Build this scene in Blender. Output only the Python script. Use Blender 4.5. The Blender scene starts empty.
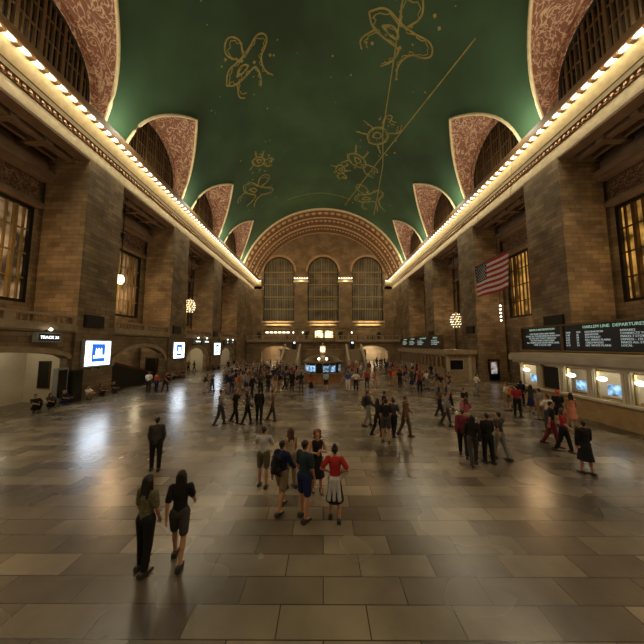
import bpy, math, random
from mathutils import Vector, Matrix
random.seed(7)
R = math.radians
SC = bpy.context.scene
COL = SC.collection

# ------------------------------------------------------------ camera, world, exposure, large lights
cam = bpy.data.objects.new('camera', bpy.data.cameras.new('camera'))
COL.objects.link(cam)
cam.data.sensor_width = 36
cam.data.lens = 36 * 260 / 644
cam.data.clip_end = 400
cam.location = (0, 0, 4.1)
cam.rotation_euler = (R(90) + math.atan(23 / 260), 0, R(0.25))
SC.camera = cam
SC.view_settings.view_transform = 'Standard'
SC.view_settings.look = 'None'
SC.view_settings.gamma = 1
SC.view_settings.use_curve_mapping = False
SC.view_settings.exposure = 0.25
SC.cycles.use_denoising = True
SC.cycles.max_bounces = 6
SC.cycles.sample_clamp_indirect = 4
w = bpy.data.worlds.new('world'); SC.world = w; w.use_nodes = True
w.node_tree.nodes['Background'].inputs[0].default_value = (1, .75, .45, 1)
w.node_tree.nodes['Background'].inputs[1].default_value = 0.01

def area(name, loc, rot, sx, sy, power, col):
    l = bpy.data.lights.new(name, 'AREA'); l.shape = 'RECTANGLE'; l.size = sx; l.size_y = sy
    l.energy = power; l.color = col
    o = bpy.data.objects.new(name, l); COL.objects.link(o); o.location = loc; o.rotation_euler = rot
    return o
def point(name, loc, power, col, rad=.3):
    l = bpy.data.lights.new(name, 'POINT'); l.energy = power; l.color = col; l.shadow_soft_size = rad
    o = bpy.data.objects.new(name, l); COL.objects.link(o); o.location = loc
    return o
WARM = (1, .80, .50); AMBER = (1, .62, .30); WHITE = (1, .92, .76)
for s in (-1, 1):
    # light of the bulb rows: back onto the cornice moulding, down the hall, up to the vault
    area('bulb_row_glow', (s*16.8, 28, 20.7), (0, -s*R(98), 0), .15, 84, 330, (1, .84, .52))
    area('bulb_row_downlight', (s*17.1, 28, 20.9), (0, s*R(22), 0), .15, 84, 3000, WARM)
    area('added_moulding_strip', (s*17.93, 28, 19.8), (0, s*R(4), 0), .05, 84, 500, (1, .82, .52))  # added strip, no lamp of the cornice; throws slanting light down the piers
    area('bulb_row_uplight', (s*17.0, 28, 21.9), (0, s*R(150), 0), .5, 80, 520, (1, .86, .6))
    for yc in (3.4, 15.15, 26.8, 38.5, 50.25):
        point('lunette_flood', (s*17.5, yc-1.5, 22.6), 330, (1, .80, .58), .3)
        point('vault_flood', (s*16.2, yc+5.4, 22.3), 260, (.95, .95, .72), .3)
        point('aisle_lamp', (s*20.3, yc-1.0, 9.5), 330, AMBER, .4)
for x in (-11, 0, 11):
    point('far_arch_flood', (x, 60.5, 24), 330, (1, .62, .30), .6)

# ------------------------------------------------------------ materials
def mat(name, col, rough=.7, metal=0, var=.12, scale=6, spec=.4, bump=0):
    m = bpy.data.materials.new(name); m.use_nodes = True
    nt = m.node_tree; b = nt.nodes['Principled BSDF']
    b.inputs['Roughness'].default_value = rough; b.inputs['Metallic'].default_value = metal
    b.inputs['Specular IOR Level'].default_value = spec
    t = nt.nodes.new('ShaderNodeTexCoord'); n = nt.nodes.new('ShaderNodeTexNoise')
    n.inputs['Scale'].default_value = scale; n.inputs['Detail'].default_value = 4
    r = nt.nodes.new('ShaderNodeValToRGB')
    r.color_ramp.elements[0].position = .3; r.color_ramp.elements[1].position = .7
    r.color_ramp.elements[0].color = [c*(1-var) for c in col] + [1]
    r.color_ramp.elements[1].color = [min(1, c*(1+var)) for c in col] + [1]
    nt.links.new(t.outputs['Object'], n.inputs['Vector']); nt.links.new(n.outputs['Fac'], r.inputs[0])
    nt.links.new(r.outputs[0], b.inputs['Base Color'])
    if bump:
        bp = nt.nodes.new('ShaderNodeBump'); bp.inputs['Strength'].default_value = bump; bp.inputs['Distance'].default_value = .05
        nt.links.new(n.outputs['Fac'], bp.inputs['Height']); nt.links.new(bp.outputs[0], b.inputs['Normal'])
    return m

def brick(name, c1, c2, mort, bw, bh, floor=False, rough=.75, msize=.012, nvar=.5):
    m = bpy.data.materials.new(name); m.use_nodes = True
    nt = m.node_tree; L = nt.links; b = nt.nodes['Principled BSDF']
    b.inputs['Roughness'].default_value = rough
    g = nt.nodes.new('ShaderNodeNewGeometry'); sp = nt.nodes.new('ShaderNodeSeparateXYZ'); L.new(g.outputs['Position'], sp.inputs[0])
    cb = nt.nodes.new('ShaderNodeCombineXYZ')
    if floor:
        L.new(sp.outputs[0], cb.inputs[0]); L.new(sp.outputs[1], cb.inputs[1])
    else:
        ad = nt.nodes.new('ShaderNodeMath'); L.new(sp.outputs[0], ad.inputs[0]); L.new(sp.outputs[1], ad.inputs[1])
        L.new(ad.outputs[0], cb.inputs[0]); L.new(sp.outputs[2], cb.inputs[1])
    br = nt.nodes.new('ShaderNodeTexBrick'); L.new(cb.outputs[0], br.inputs['Vector'])
    br.inputs['Scale'].default_value = 1; br.inputs['Brick Width'].default_value = bw; br.inputs['Row Height'].default_value = bh
    br.inputs['Mortar Size'].default_value = msize; br.inputs['Color1'].default_value = c1 + (1,); br.inputs['Color2'].default_value = c2 + (1,)
    br.inputs['Mortar'].default_value = mort + (1,)
    n = nt.nodes.new('ShaderNodeTexNoise'); n.inputs['Scale'].default_value = .55 if not floor else .35; n.inputs['Detail'].default_value = 7
    L.new(g.outputs['Position'], n.inputs['Vector'])
    rp = nt.nodes.new('ShaderNodeValToRGB'); rp.color_ramp.elements[0].position = .3; rp.color_ramp.elements[1].position = .72
    lo = 1 - nvar
    rp.color_ramp.elements[0].color = (lo, lo, lo, 1); rp.color_ramp.elements[1].color = (1, 1, 1, 1)
    L.new(n.outputs['Fac'], rp.inputs[0])
    mx = nt.nodes.new('ShaderNodeMix'); mx.data_type = 'RGBA'; mx.blend_type = 'MULTIPLY'; mx.inputs[0].default_value = 1
    L.new(br.outputs['Color'], mx.inputs[6]); L.new(rp.outputs[0], mx.inputs[7]); L.new(mx.outputs[2], b.inputs['Base Color'])
    bp = nt.nodes.new('ShaderNodeBump'); bp.inputs['Strength'].default_value = .35; bp.inputs['Distance'].default_value = .02; bp.invert = True
    L.new(br.outputs['Fac'], bp.inputs['Height'])
    if floor:
        bp.inputs['Strength'].default_value = .03
        n2 = nt.nodes.new('ShaderNodeTexNoise'); n2.inputs['Scale'].default_value = .5; n2.inputs['Detail'].default_value = 2
        L.new(g.outputs['Position'], n2.inputs['Vector'])
        mr = nt.nodes.new('ShaderNodeMapRange'); mr.inputs[1].default_value = .3; mr.inputs[2].default_value = .7
        mr.inputs[3].default_value = rough - .02; mr.inputs[4].default_value = rough + .03
        L.new(n2.outputs['Fac'], mr.inputs[0]); L.new(mr.outputs[0], b.inputs['Roughness'])
        b.inputs['Specular IOR Level'].default_value = 1.0
    L.new(bp.outputs[0], b.inputs['Normal'])
    return m

def emit(name, col, strength, noise=None, sample=False):
    m = bpy.data.materials.new(name); m.use_nodes = True
    nt = m.node_tree; b = nt.nodes['Principled BSDF']
    b.inputs['Base Color'].default_value = (.02, .02, .02, 1)
    b.inputs['Emission Color'].default_value = col + (1,); b.inputs['Emission Strength'].default_value = strength
    if noise:
        t = nt.nodes.new('ShaderNodeTexCoord'); n = nt.nodes.new('ShaderNodeTexNoise'); n.inputs['Scale'].default_value = noise
        n.inputs['Detail'].default_value = 3
        mp = nt.nodes.new('ShaderNodeMapRange'); mp.inputs[1].default_value = .38; mp.inputs[2].default_value = .68
        mp.inputs[3].default_value = strength*.12; mp.inputs[4].default_value = strength*1.6
        nt.links.new(t.outputs['Object'], n.inputs['Vector']); nt.links.new(n.outputs['Fac'], mp.inputs[0]); nt.links.new(mp.outputs[0], b.inputs['Emission Strength'])
    if not sample: m.cycles.emission_sampling = 'NONE'
    return m

M = {}
M['stone'] = brick('hall_stone', (.34, .245, .135), (.20, .135, .070), (.09, .06, .03), .95, .33, msize=.012, nvar=.6)
M['stone_far'] = brick('far_wall_stone', (.34, .235, .12), (.27, .18, .09), (.15, .1, .05), 1.1, .4)
M['floor'] = brick('marble_floor', (.40, .335, .24), (.15, .12, .088), (.07, .055, .04), 1.35, .5, floor=True, rough=.26, msize=.010, nvar=.78)
M['cornice'] = mat('cornice_stone', (.46, .39, .26), .6, var=.15, scale=3, bump=.2)
M['brown'] = mat('brown_moulding', (.20, .11, .05), .6)
M['gold'] = mat('gilded_moulding', (.80, .66, .40), .5, 0, var=.12, scale=3)
M['arch'] = mat('arch_plaster', (.46, .29, .15), .7, var=.2, scale=2, bump=.3)
M['archband'] = mat('arch_band', (.13, .07, .035), .7, var=.3, scale=4)
M['marble'] = mat('pale_marble', (.42, .36, .26), .35, var=.12, scale=1.5)
M['balstone'] = mat('balcony_stone', (.30, .225, .14), .6, var=.2, scale=2)
M['cream'] = mat('cream_wall', (.62, .55, .40), .6, var=.06, scale=1)
M['dark'] = mat('dark_metal', (.02, .018, .015), .45, .5)
M['litbar'] = mat('lit_bars', (.26, .18, .07), .45, .2)  # lighter copy of the bronze bars, lamplight put into the colour
M['bronze'] = mat('bronze', (.13, .085, .04), .4, .8, var=.2)
M['brass'] = mat('brass', (.55, .38, .14), .3, .9)
M['black'] = mat('black_panel', (.006, .006, .007), .4)
M['plaster'] = mat('coffer_plaster', (.19, .13, .085), .75, var=.2, scale=1.2)
M['goldstone'] = mat('golden_marble', (.40, .27, .12), .4, var=.2, scale=2)
M['wood'] = mat('brown_counter', (.24, .13, .05), .35, var=.3, scale=4)
M['glassdark'] = mat('dark_glass', (.02, .018, .012), .12, var=.1)
M['leaf'] = mat('dark_leaf', (.02, .035, .015), .5, var=.4)
M['paint'] = mat('gold_paint', (.32, .27, .085), .6, var=.3, scale=1.5)
M['grey'] = mat('grey_case', (.24, .25, .24), .45)
M['bulb'] = emit('warm_bulb', (1, .87, .62), 3.6)
M['lampc'] = emit('chandelier_bulb', (1, .84, .58), 2.2)
M['lampw'] = emit('white_lamp', (1, .93, .78), 5)
M['screen'] = emit('lit_screen', (.80, .90, 1), 4.2, sample=True)
M['blue'] = emit('blue_screen', (.01, .13, .62), 1.1)
M['sblue'] = emit('pale_blue_screen', (.30, .55, .85), 1.0, noise=3)
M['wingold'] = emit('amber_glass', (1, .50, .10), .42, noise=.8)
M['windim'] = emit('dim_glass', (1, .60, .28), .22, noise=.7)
M['winfar'] = emit('far_glass', (1, .72, .30), .035, noise=.45)
M['fillglass'] = emit('fill_glow_glass', (1, .74, .46), 1.3, sample=True)
M['yellow'] = emit('yellow_panel', (1, .80, .36), 2.6, noise=.7, sample=True)
M['text'] = emit('white_lettering', (.85, .95, .88), .33)
M['textg'] = emit('green_lettering', (.45, .72, .52), .5)
M['texthot'] = emit('bright_lettering', (.85, .92, 1), 3)
M['clock'] = emit('opal_glass', (1, .78, .48), 1.5)

def ornate(name, c1, c2, scale):
    m = mat(name, c1, .7); nt = m.node_tree
    v = nt.nodes.new('ShaderNodeTexVoronoi'); v.inputs['Scale'].default_value = scale; v.feature = 'SMOOTH_F1'
    n = nt.nodes.new('ShaderNodeTexNoise'); n.inputs['Scale'].default_value = scale*1.3; n.inputs['Distortion'].default_value = 2.5; n.inputs['Detail'].default_value = 2
    t = nt.nodes.new('ShaderNodeTexCoord')
    nt.links.new(t.outputs['Object'], n.inputs['Vector'])
    r = nt.nodes.new('ShaderNodeValToRGB'); e = r.color_ramp.elements
    e[0].position = .44; e[0].color = c1 + (1,); e[1].position = .5; e[1].color = c2 + (1,)
    x = e.new(.56); x.color = c1 + (1,)
    nt.links.new(n.outputs['Fac'], r.inputs[0])
    b = nt.nodes['Principled BSDF']; nt.links.new(r.outputs[0], b.inputs['Base Color'])
    bp = nt.nodes.new('ShaderNodeBump'); bp.inputs['Strength'].default_value = .5; bp.inputs['Distance'].default_value = .08
    nt.links.new(r.outputs[0], bp.inputs['Height']); nt.links.new(bp.outputs[0], b.inputs['Normal'])
    return m
M['ornate'] = ornate('scrolled_relief', (.26, .12, .075), (.72, .52, .35), .7)
M['carved'] = ornate('carved_frieze', (.10, .05, .03), (.34, .22, .12), 1.3)
# painted vault: uneven green
def green():
    m = mat('green_vault', (.044, .092, .044), .8, var=.38, scale=.13)
    return m
M['green'] = green()

# ------------------------------------------------------------ mesh helpers
class MB:
    def __init__(s): s.v = []; s.f = []; s.m = []
    def add(s, vs, fs, mi=0):
        k = len(s.v); s.v += [tuple(p) for p in vs]
        for f in fs: s.f.append(tuple(i + k for i in f)); s.m.append(mi)
        return s
    def box(s, x0, x1, y0, y1, z0, z1, mi=0):
        x0, x1 = sorted((x0, x1)); y0, y1 = sorted((y0, y1)); z0, z1 = sorted((z0, z1))
        return s.add([(x0,y0,z0),(x1,y0,z0),(x1,y1,z0),(x0,y1,z0),(x0,y0,z1),(x1,y0,z1),(x1,y1,z1),(x0,y1,z1)],
                     [(3,2,1,0),(4,5,6,7),(0,1,5,4),(1,2,6,5),(2,3,7,6),(3,0,4,7)], mi)
    def tube(s, pts, r, n=8, mi=0, cap=True):
        pts = [Vector(p) for p in pts]; rr = r if isinstance(r, (list, tuple)) else [r]*len(pts)
        rings = []
        for i, p in enumerate(pts):
            d = (pts[min(i+1, len(pts)-1)] - pts[max(i-1, 0)]).normalized()
            a = Vector((0, 0, 1)) if abs(d.z) < .9 else Vector((1, 0, 0))
            u = d.cross(a).normalized(); v = d.cross(u)
            rings.append([p + (u*math.cos(2*math.pi*k/n) + v*math.sin(2*math.pi*k/n))*rr[i] for k in range(n)])
        vs = [q for g in rings for q in g]; fs = []
        for i in range(len(pts)-1):
            for k in range(n):
                fs.append((i*n+k, i*n+(k+1)%n, (i+1)*n+(k+1)%n, (i+1)*n+k))
        if cap: fs += [tuple(range(n))[::-1], tuple(range((len(pts)-1)*n, len(pts)*n))]
        return s.add(vs, fs, mi)
    def lathe(s, prof, c=(0, 0, 0), n=24, mi=0, sy=1):
        vs = []; fs = []
        for r, z in prof:
            for k in range(n):
                a = 2*math.pi*k/n; vs.append((c[0]+r*math.cos(a), c[1]+r*math.sin(a)*sy, c[2]+z))
        for i in range(len(prof)-1):
            for k in range(n): fs.append((i*n+k, i*n+(k+1)%n, (i+1)*n+(k+1)%n, (i+1)*n+k))
        fs += [tuple(range(n))[::-1], tuple(range((len(prof)-1)*n, len(prof)*n))]
        return s.add(vs, fs, mi)
    def ball(s, c, rx, ry=None, rz=None, n=12, m=8, mi=0):
        ry = rx if ry is None else ry; rz = rx if rz is None else rz
        vs = [(c[0], c[1], c[2]-rz)]; fs = []
        for i in range(1, m):
            t = -math.pi/2 + math.pi*i/m
            for k in range(n):
                a = 2*math.pi*k/n; vs.append((c[0]+rx*math.cos(t)*math.cos(a), c[1]+ry*math.cos(t)*math.sin(a), c[2]+rz*math.sin(t)))
        vs.append((c[0], c[1], c[2]+rz)); top = len(vs)-1
        for k in range(n): fs.append((0, 1+(k+1)%n, 1+k)); fs.append((top, 1+(m-2)*n+k, 1+(m-2)*n+(k+1)%n))
        for i in range(m-2):
            for k in range(n): a = 1+i*n; fs.append((a+k, a+(k+1)%n, a+n+(k+1)%n, a+n+k))
        return s.add(vs, fs, mi)
    def prism(s, prof, y0, y1, swap=False, mi=0):
        n = len(prof); vs = [(p[0], y0, p[1]) for p in prof] + [(p[0], y1, p[1]) for p in prof]
        if swap: vs = [(b, a, c) for a, b, c in vs]
        fs = [(i, (i+1)%n, n+(i+1)%n, n+i) for i in range(n)] + [tuple(range(n))[::-1], tuple(range(n, 2*n))]
        return s.add(vs, fs, mi)
    def mesh(s, name, mats, smooth=False):
        me = bpy.data.meshes.new(name); me.from_pydata(s.v, [], s.f)
        for m in (mats if isinstance(mats, list) else [mats]): me.materials.append(m)
        if any(s.m): me.polygons.foreach_set('material_index', s.m)
        if smooth: me.polygons.foreach_set('use_smooth', [True]*len(s.f))
        me.update(); return me
    def build(s, name, mats, parent=None, smooth=False, loc=None, rz=0, fix=True):
        me = s.mesh(name, mats, smooth)
        if fix:
            import bmesh
            b = bmesh.new(); b.from_mesh(me); bmesh.ops.recalc_face_normals(b, faces=b.faces); b.to_mesh(me); b.free()
        o = bpy.data.objects.new(name, me); COL.objects.link(o)
        if parent: o.parent = parent
        if loc: o.location = loc
        o.rotation_euler.z = rz
        return o
def tag(o, label=None, cat=None, group=None, kind=None):
    if label: o['label'] = label
    if cat: o['category'] = cat
    if group: o['group'] = group
    if kind: o['kind'] = kind
    return o
def struct(o, label=None): return tag(o, label, kind='structure')
def empty(name, loc=(0, 0, 0), rz=0, parent=None):
    o = bpy.data.objects.new(name, None); COL.objects.link(o); o.location = loc; o.rotation_euler.z = rz
    o.empty_display_size = .2
    if parent: o.parent = parent
    return o
def copy_tree(o, parent=None):
    c = o.copy(); COL.objects.link(c); c.parent = parent
    for ch in [x for x in o.children]: copy_tree(ch, c)
    return c
def text(body, size, m, parent, loc, rot, name='lettering', align='LEFT', sx=1, lsp=1, label=None):
    cu = bpy.data.curves.new(name, 'FONT'); cu.body = body; cu.size = size; cu.extrude = .006
    cu.align_x = align; cu.align_y = 'TOP'; cu.space_line = lsp; cu.resolution_u = 2
    o = bpy.data.objects.new(name, cu); COL.objects.link(o); cu.materials.append(m)
    o.parent = parent; o.location = loc; o.rotation_euler = rot; o.scale = (sx, 1, 1)
    if label: o['label'] = label
    return o

def arch_wall(mb, u0, u1, z0, top, ops, pl, t, n=14, mi=0):
    """wall in the u-z plane pl(u, v, z), thickness v 0..t, with arched openings (c, hw, zb, zs, rise)"""
    cuts = {u0, u1}
    for c, hw, zb, zs, rise in ops:
        for k in range(n+1): cuts.add(round(c - hw + 2*hw*k/n, 5))
    if callable(top):
        for k in range(41): cuts.add(u0 + (u1-u0)*k/40)
    cuts = sorted(cuts); tf = top if callable(top) else (lambda u: top)
    def oz(op, u):
        c, hw, zb, zs, rise = op; q = max(0, 1 - ((u-c)/hw)**2); return zs + rise*math.sqrt(q)
    def slab(a, b, za0, zb0, za1, zb1):
        vs = [pl(a,0,za0), pl(b,0,zb0), pl(b,0,zb1), pl(a,0,za1), pl(a,t,za0), pl(b,t,zb0), pl(b,t,zb1), pl(a,t,za1)]
        mb.add(vs, [(0,1,2,3),(7,6,5,4),(0,4,5,1),(3,2,6,7),(0,3,7,4),(1,5,6,2)], mi)
    for a, b in zip(cuts, cuts[1:]):
        if b - a < 1e-4: continue
        mid = (a+b)/2; op = next((o for o in ops if abs(mid-o[0]) < o[1]), None)
        if op is None: slab(a, b, z0, z0, tf(a), tf(b))
        else:
            if op[2] > z0 + 1e-4: slab(a, b, z0, z0, op[2], op[2])
            if tf(mid) > oz(op, mid): slab(a, b, oz(op, a), oz(op, b), tf(a), tf(b))

# ------------------------------------------------------------ dimensions of the hall
HW = 18.3; AW = 22.0; YE = 68.0; YN = -16.0; VC = 16.2; VR = 19.13; YV = 57.0
PC = [20.9, 32.65, 44.4]; PH = 1.75
PIERS = [(-16, -12.6), (-4.35, -.85), (7.4, 10.9)] + [(c-PH, c+PH) for c in PC] + [(54.9, YE)]
BAYS = [-8.5, 3.4, 15.15, 26.8, 38.5, 50.25]
# floor
fl = MB().box(-23, 23, YN-1, YE+1, -.3, 0).build('floor', M['floor']); struct(fl)

# piers
names = {3: ('nearest', 'first'), 4: ('second', 'second'), 5: ('third', 'third'), 6: ('end', 'last')}
for s, side in ((-1, 'left'), (1, 'right')):
    for i, (a, b) in enumerate(PIERS):
        mb = MB().box(s*HW, s*21.6, a, b, 0, 18.75)
        mb.box(s*(HW-.12), s*21.75, a-.12, b+.12, 0, .9)
        mb.box(s*(HW+.25), s*21.7, a-.06, b+.06, 18.25, 18.75).box(s*(HW+.25), s*21.66, a-.04, b+.04, 17.7, 17.85)
        o = struct(mb.build('stone_pier', M['stone']))
        if i in names: o['label'] = '%s massive square limestone pier along the %s side of the hall' % (names[i][0], side)

# cornice of each side, with its bulbs
def cprof(s, off=HW):
    P = [(-1.0,18.7),(0,18.7),(0,19.55),(.10,19.6),(.12,19.85),(.28,19.9),(.30,20.0),(.36,20.15),(.42,20.2),(.95,20.95),(1.0,21.05),(1.32,21.05),(1.34,20.92),(1.42,20.92),(1.45,21.45),(-.9,21.6)]
    return [(s*(off-d), z) for d, z in P]
def cornice(mb, prof, y0, y1, swap=False):
    mb.prism(prof, y0, y1, swap)
    n = len(prof)
    base = len(mb.m) - (n+2)
    for i in (2, 3, 4): mb.m[base+i] = 1
    for i in (8,): mb.m[base+i] = 2
    for i in (7, 12, 13): mb.m[base+i] = 1
    for i in (14,): mb.m[base+i] = 1
bulb_me = MB().ball((0, 0, 0), .22, .29, .17, 10, 6).mesh('bulb', M['bulb'], True)
bulb_me2 = MB().ball((0, 0, 0), .24, .14, .13, 10, 6).mesh('bulb', M['bulb'], True)
for s, side in ((-1, 'left'), (1, 'right')):
    mb = MB(); cornice(mb, cprof(s), YN, YE)
    for k in range(int((YE-11)/.36)):          # leaf teeth on the cove, small modillions
        y = 11 + k*.36
        mb.box(s*(HW-.12), s*(HW-.24), y, y+.17, 19.64, 19.82, 1)
    k = 0; y = 11.6
    while y < 66.4:
        mb.box(s*(HW-.98), s*(HW-1.36), y-.11, y+.11, 20.8, 21.06, 1); y += .72
    o = struct(mb.build('trim_cornice_' + side, [M['cornice'], M['brown'], M['gold']]), 'long gilded cornice lined with glowing bulbs on the %s side' % side)
    y = 11.96
    while y < 66.3:
        b = bpy.data.objects.new('bulb', bulb_me); COL.objects.link(b); b.parent = o; b.location = (s*(HW-1.16), y, 20.96); y += .72
    # turned end of the cornice against the far wall and pilaster below it
    mb = MB(); prof = [(YE - abs(abs(p[0])-HW)*(1 if abs(p[0]) <= HW else -1), p[1]) for p in cprof(s)]
    prof = [(YE - d, z) for d, z in [(-.5,18.7),(0,18.7),(0,19.55),(.10,19.6),(.12,19.85),(.28,19.9),(.30,20.0),(.36,20.15),(.42,20.2),(.95,20.95),(1.0,21.05),(1.32,21.05),(1.34,20.92),(1.42,20.92),(1.45,21.45),(-.4,21.6)]]
    cornice(mb, prof, s*16.3, s*18.3, swap=True)
    o = struct(mb.build('trim_corner_' + side, [M['cornice'], M['brown'], M['gold']]))
    for k in range(3):
        b = bpy.data.objects.new('bulb', bulb_me2); COL.objects.link(b); b.parent = o; b.location = (s*(16.5+.2*0+.45*k), YE-1.16, 20.9)

# aisles: outer walls with tall windows, ceilings, carved friezes
NW = [0]
def tall_window(pl, c, hw, z0, z1, rise, glass, nv, nh, gm=None, walk=()):
    NW[0] += 1
    w_ = empty('window_%d' % NW[0]); struct(w_)
    f = MB()
    segs = 20
    def ring(h, extra):
        pts = [(c-h, z0-extra)] + [(c - h*math.cos(math.pi*k/segs), z1 + (rise/hw)*h*math.sin(math.pi*k/segs)) for k in range(segs+1)] + [(c+h, z0-extra)] if rise else [(c-h, z0-extra), (c-h, z1+extra), (c+h, z1+extra), (c+h, z0-extra)]
        return pts
    A = ring(hw, 0); B = ring(hw-.22, -.22); n = len(A)
    vs = [pl(u, 0, z) for u, z in A] + [pl(u, 0, z) for u, z in B] + [pl(u, .25, z) for u, z in A] + [pl(u, .25, z) for u, z in B]
    fs = []
    for i in range(n):
        j = (i+1) % n
        fs += [(i, j, n+j, n+i), (2*n+i, 3*n+i, 3*n+j, 2*n+j), (n+i, n+j, 3*n+j, 3*n+i), (i, 2*n+i, 2*n+j, j)]
    f.add(vs, fs); f.build('window_frame', M['dark'], w_)
    g = MB()
    def zt(u): return z1 + (rise*math.sqrt(max(0, 1-((u-c)/hw)**2)) if rise else 0)
    def bar(u0, u1, za, zb, d0, d1):
        vs = [pl(u0,d0,za), pl(u1,d0,za), pl(u1,d1,za), pl(u0,d1,za), pl(u0,d0,zb), pl(u1,d0,zb), pl(u1,d1,zb), pl(u0,d1,zb)]
        g.add(vs, [(3,2,1,0),(4,5,6,7),(0,1,5,4),(1,2,6,5),(2,3,7,6),(3,0,4,7)])
    for k in range(1, nv):
        u = c - hw + 2*hw*k/nv; wd = .1 if k % 4 == 0 else .05
        bar(u-wd, u+wd, z0, zt(u)-.05, .12-wd, .16+wd)
    for k in range(1, nh+1):
        z = z0 + (z1 + rise - z0)*k/(nh+1)
        h = hw-.1 if z < z1 else hw*math.sqrt(max(0, 1-((z-z1)/max(rise, .01))**2))-.1
        if h > .2: bar(c-h, c+h, z-.05, z+.05, .06, .2)
    for z in walk: bar(c-hw+.1, c+hw-.1, z-.16, z+.16, -.02, .3)
    g.build('grille', gm or M['bronze'], w_)
    P = ring(hw-.1, -.1); p = MB()
    p.add([pl(u, .30, z) for u, z in P] + [pl(u, .34, z) for u, z in P], [tuple(range(n)), tuple(range(2*n-1, n-1, -1))] + [(i, (i+1)%n, n+(i+1)%n, n+i) for i in range(n)])
    p.build('glass', glass, w_)
    return w_
for s, side in ((-1, 'left'), (1, 'right')):
    pl = lambda u, v, z, s=s: (s*(AW+v), u, z)
    mb = MB()
    arch_wall(mb, YN, YE, 0, 19.4, [(c, 3.75, 7.2, 14.5, .001) for c in BAYS], pl, .5, n=2)
    struct(mb.build('wall_' + side, M['stone']))
    for i, c in enumerate(BAYS[1:]):
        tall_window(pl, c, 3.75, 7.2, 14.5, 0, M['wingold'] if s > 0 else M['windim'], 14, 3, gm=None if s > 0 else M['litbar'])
    # mouldings and carved frieze over the windows
    mb = MB(); fz = MB(); ce = MB()
    for a, b in zip(PIERS, PIERS[1:]):
        y0, y1 = a[1], b[0]
        mb.box(s*AW, s*(AW-.5), y0, y1, 14.6, 14.95).box(s*AW, s*(AW-.75), y0, y1, 16.7, 17.0).box(s*AW, s*(AW-1.1), y0, y1, 17.0, 17.35).box(s*AW, s*(AW-.5), y0, y1, 17.35, 18.7)
        fz.box(s*AW, s*(AW-.12), y0+.2, y1-.2, 15.0, 16.65)
        for k in range(5):
            yb = y0 + (y1-y0)*k/4
            ce.box(s*19.3, s*(AW-.5), yb-.22, yb+.22, 18.25, 18.75)
        ce.box(s*19.5, s*19.9, y0, y1, 18.3, 18.75).box(s*20.7, s*20.95, y0, y1, 18.4, 18.75)
        ce.box(s*18.32, s*19.3, y0, y1, 18.55, 18.72)
    ce.box(s*18.4, s*AW, YN, YE, 18.75, 19.0)
    struct(mb.build('trim_aisle_' + side, M['plaster']))
    struct(fz.build('trim_frieze_' + side, M['carved']))
    struct(ce.build('ceiling_aisle_' + side, M['plaster']))

# ------------------------------------------------------------ the vault with its lunettes
LH = 4.65; LC = 24.2; LZ = 21.5
def vpt(y, th): return (VR*math.sin(th), y, VC + VR*math.cos(th))
v = MB(); sof = MB(); rim = []
LT = 29.1; LP = 3.0
def lz(y, c): return LZ-.3 + (LT-LZ+.3)*max(0, 1-abs(y-c)/LH)**(1/LP)
ys = []
for c in BAYS:
    prev = c-11.75/2
    ys += [('o', c-LH-1.0), ('o', c-LH)] + [('i', c + LH*math.sin(math.pi/2*(-1+2*k/24))) for k in range(25)] + [('o', c+LH)]
ys = [('o', YN)] + [q for q in ys if q[1] > YN] + [('o', YV)]
NA = 22
def colpts(kind, y, s):
    if kind == 'i':
        z0 = lz(y, min(BAYS, key=lambda b: abs(b-y)))
    else: z0 = LZ - .3
    th0 = math.acos((z0-VC)/VR)
    return [vpt(y, s*th0*(1-k/NA)) for k in range(NA+1)]
for s in (-1, 1):
    pv = None
    for kind, y in ys:
        cp = colpts(kind, y, s)
        if pv is not None and abs(y - pv[1]) > 1e-6:
            v.add(pv[0] + cp, [(k, k+1, NA+2+k, NA+1+k) for k in range(NA)])
        pv = (cp, y)
vo = v.build('ceiling', M['green'], smooth=True); struct(vo, 'green barrel vault painted with gold star figures')
bpy.context.view_layer.update()
for s, side in ((-1, 'left'), (1, 'right')):
    sof = MB(); rm = MB(); fill = MB()
    for c in BAYS[1:]:
        prof = [(c-LH, LZ-.1)] + [(c + LH*math.sin(math.pi/2*(-1+2*k/24)), None) for k in range(25)] + [(c+LH, LZ-.1)]
        pts = []
        for y, z in prof:
            if z is None: z = LC + math.sqrt(max(0, LH**2-(y-c)**2))
            zv = lz(y, c); xv = s*math.sqrt(max(.01, VR**2-(zv-VC)**2)); pts.append((y, z, xv, zv))
        a = [(s*18.75, y, z) for y, z, xv, zv in pts]; b = [(xv, y, zv) for y, z, xv, zv in pts]; n = len(pts)
        md = [(s*18.75*.5 + xv*.5, y, z*.5+zv*.5+.25) for y, z, xv, zv in pts]
        sof.add(a+md+b, [(i, i+1, n+i+1, n+i) for i in range(n-1)] + [(n+i, n+i+1, 2*n+i+1, 2*n+i) for i in range(n-1)])
        rm.tube([(xv*.995, y, zv-.03) for y, z, xv, zv in pts], .13, 6)
        # wall of the lunette around its window
        arch_wall(fill, c-LH, c+LH, 21.4, lambda u, c=c: LC + math.sqrt(max(0, LH**2-(u-c)**2)), [(c, 3.9, 21.7, LC-.2, 3.9)], lambda u, vv, z, s=s: (s*(18.62+vv), u, z), .3)
    struct(sof.build('trim_lunettes_' + side, M['ornate'], smooth=True))
    struct(rm.build('trim_lunette_rims_' + side, M['gold'], smooth=True))
    struct(fill.build('wall_upper_' + side, M['ornate']))
    for c in BAYS[1:]:
        tall_window(lambda u, vv, z, s=s: (s*(18.66+vv), u, z), c, 3.9, 21.75, LC-.2, 3.9, M['glassdark'], 22, 3)

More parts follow.
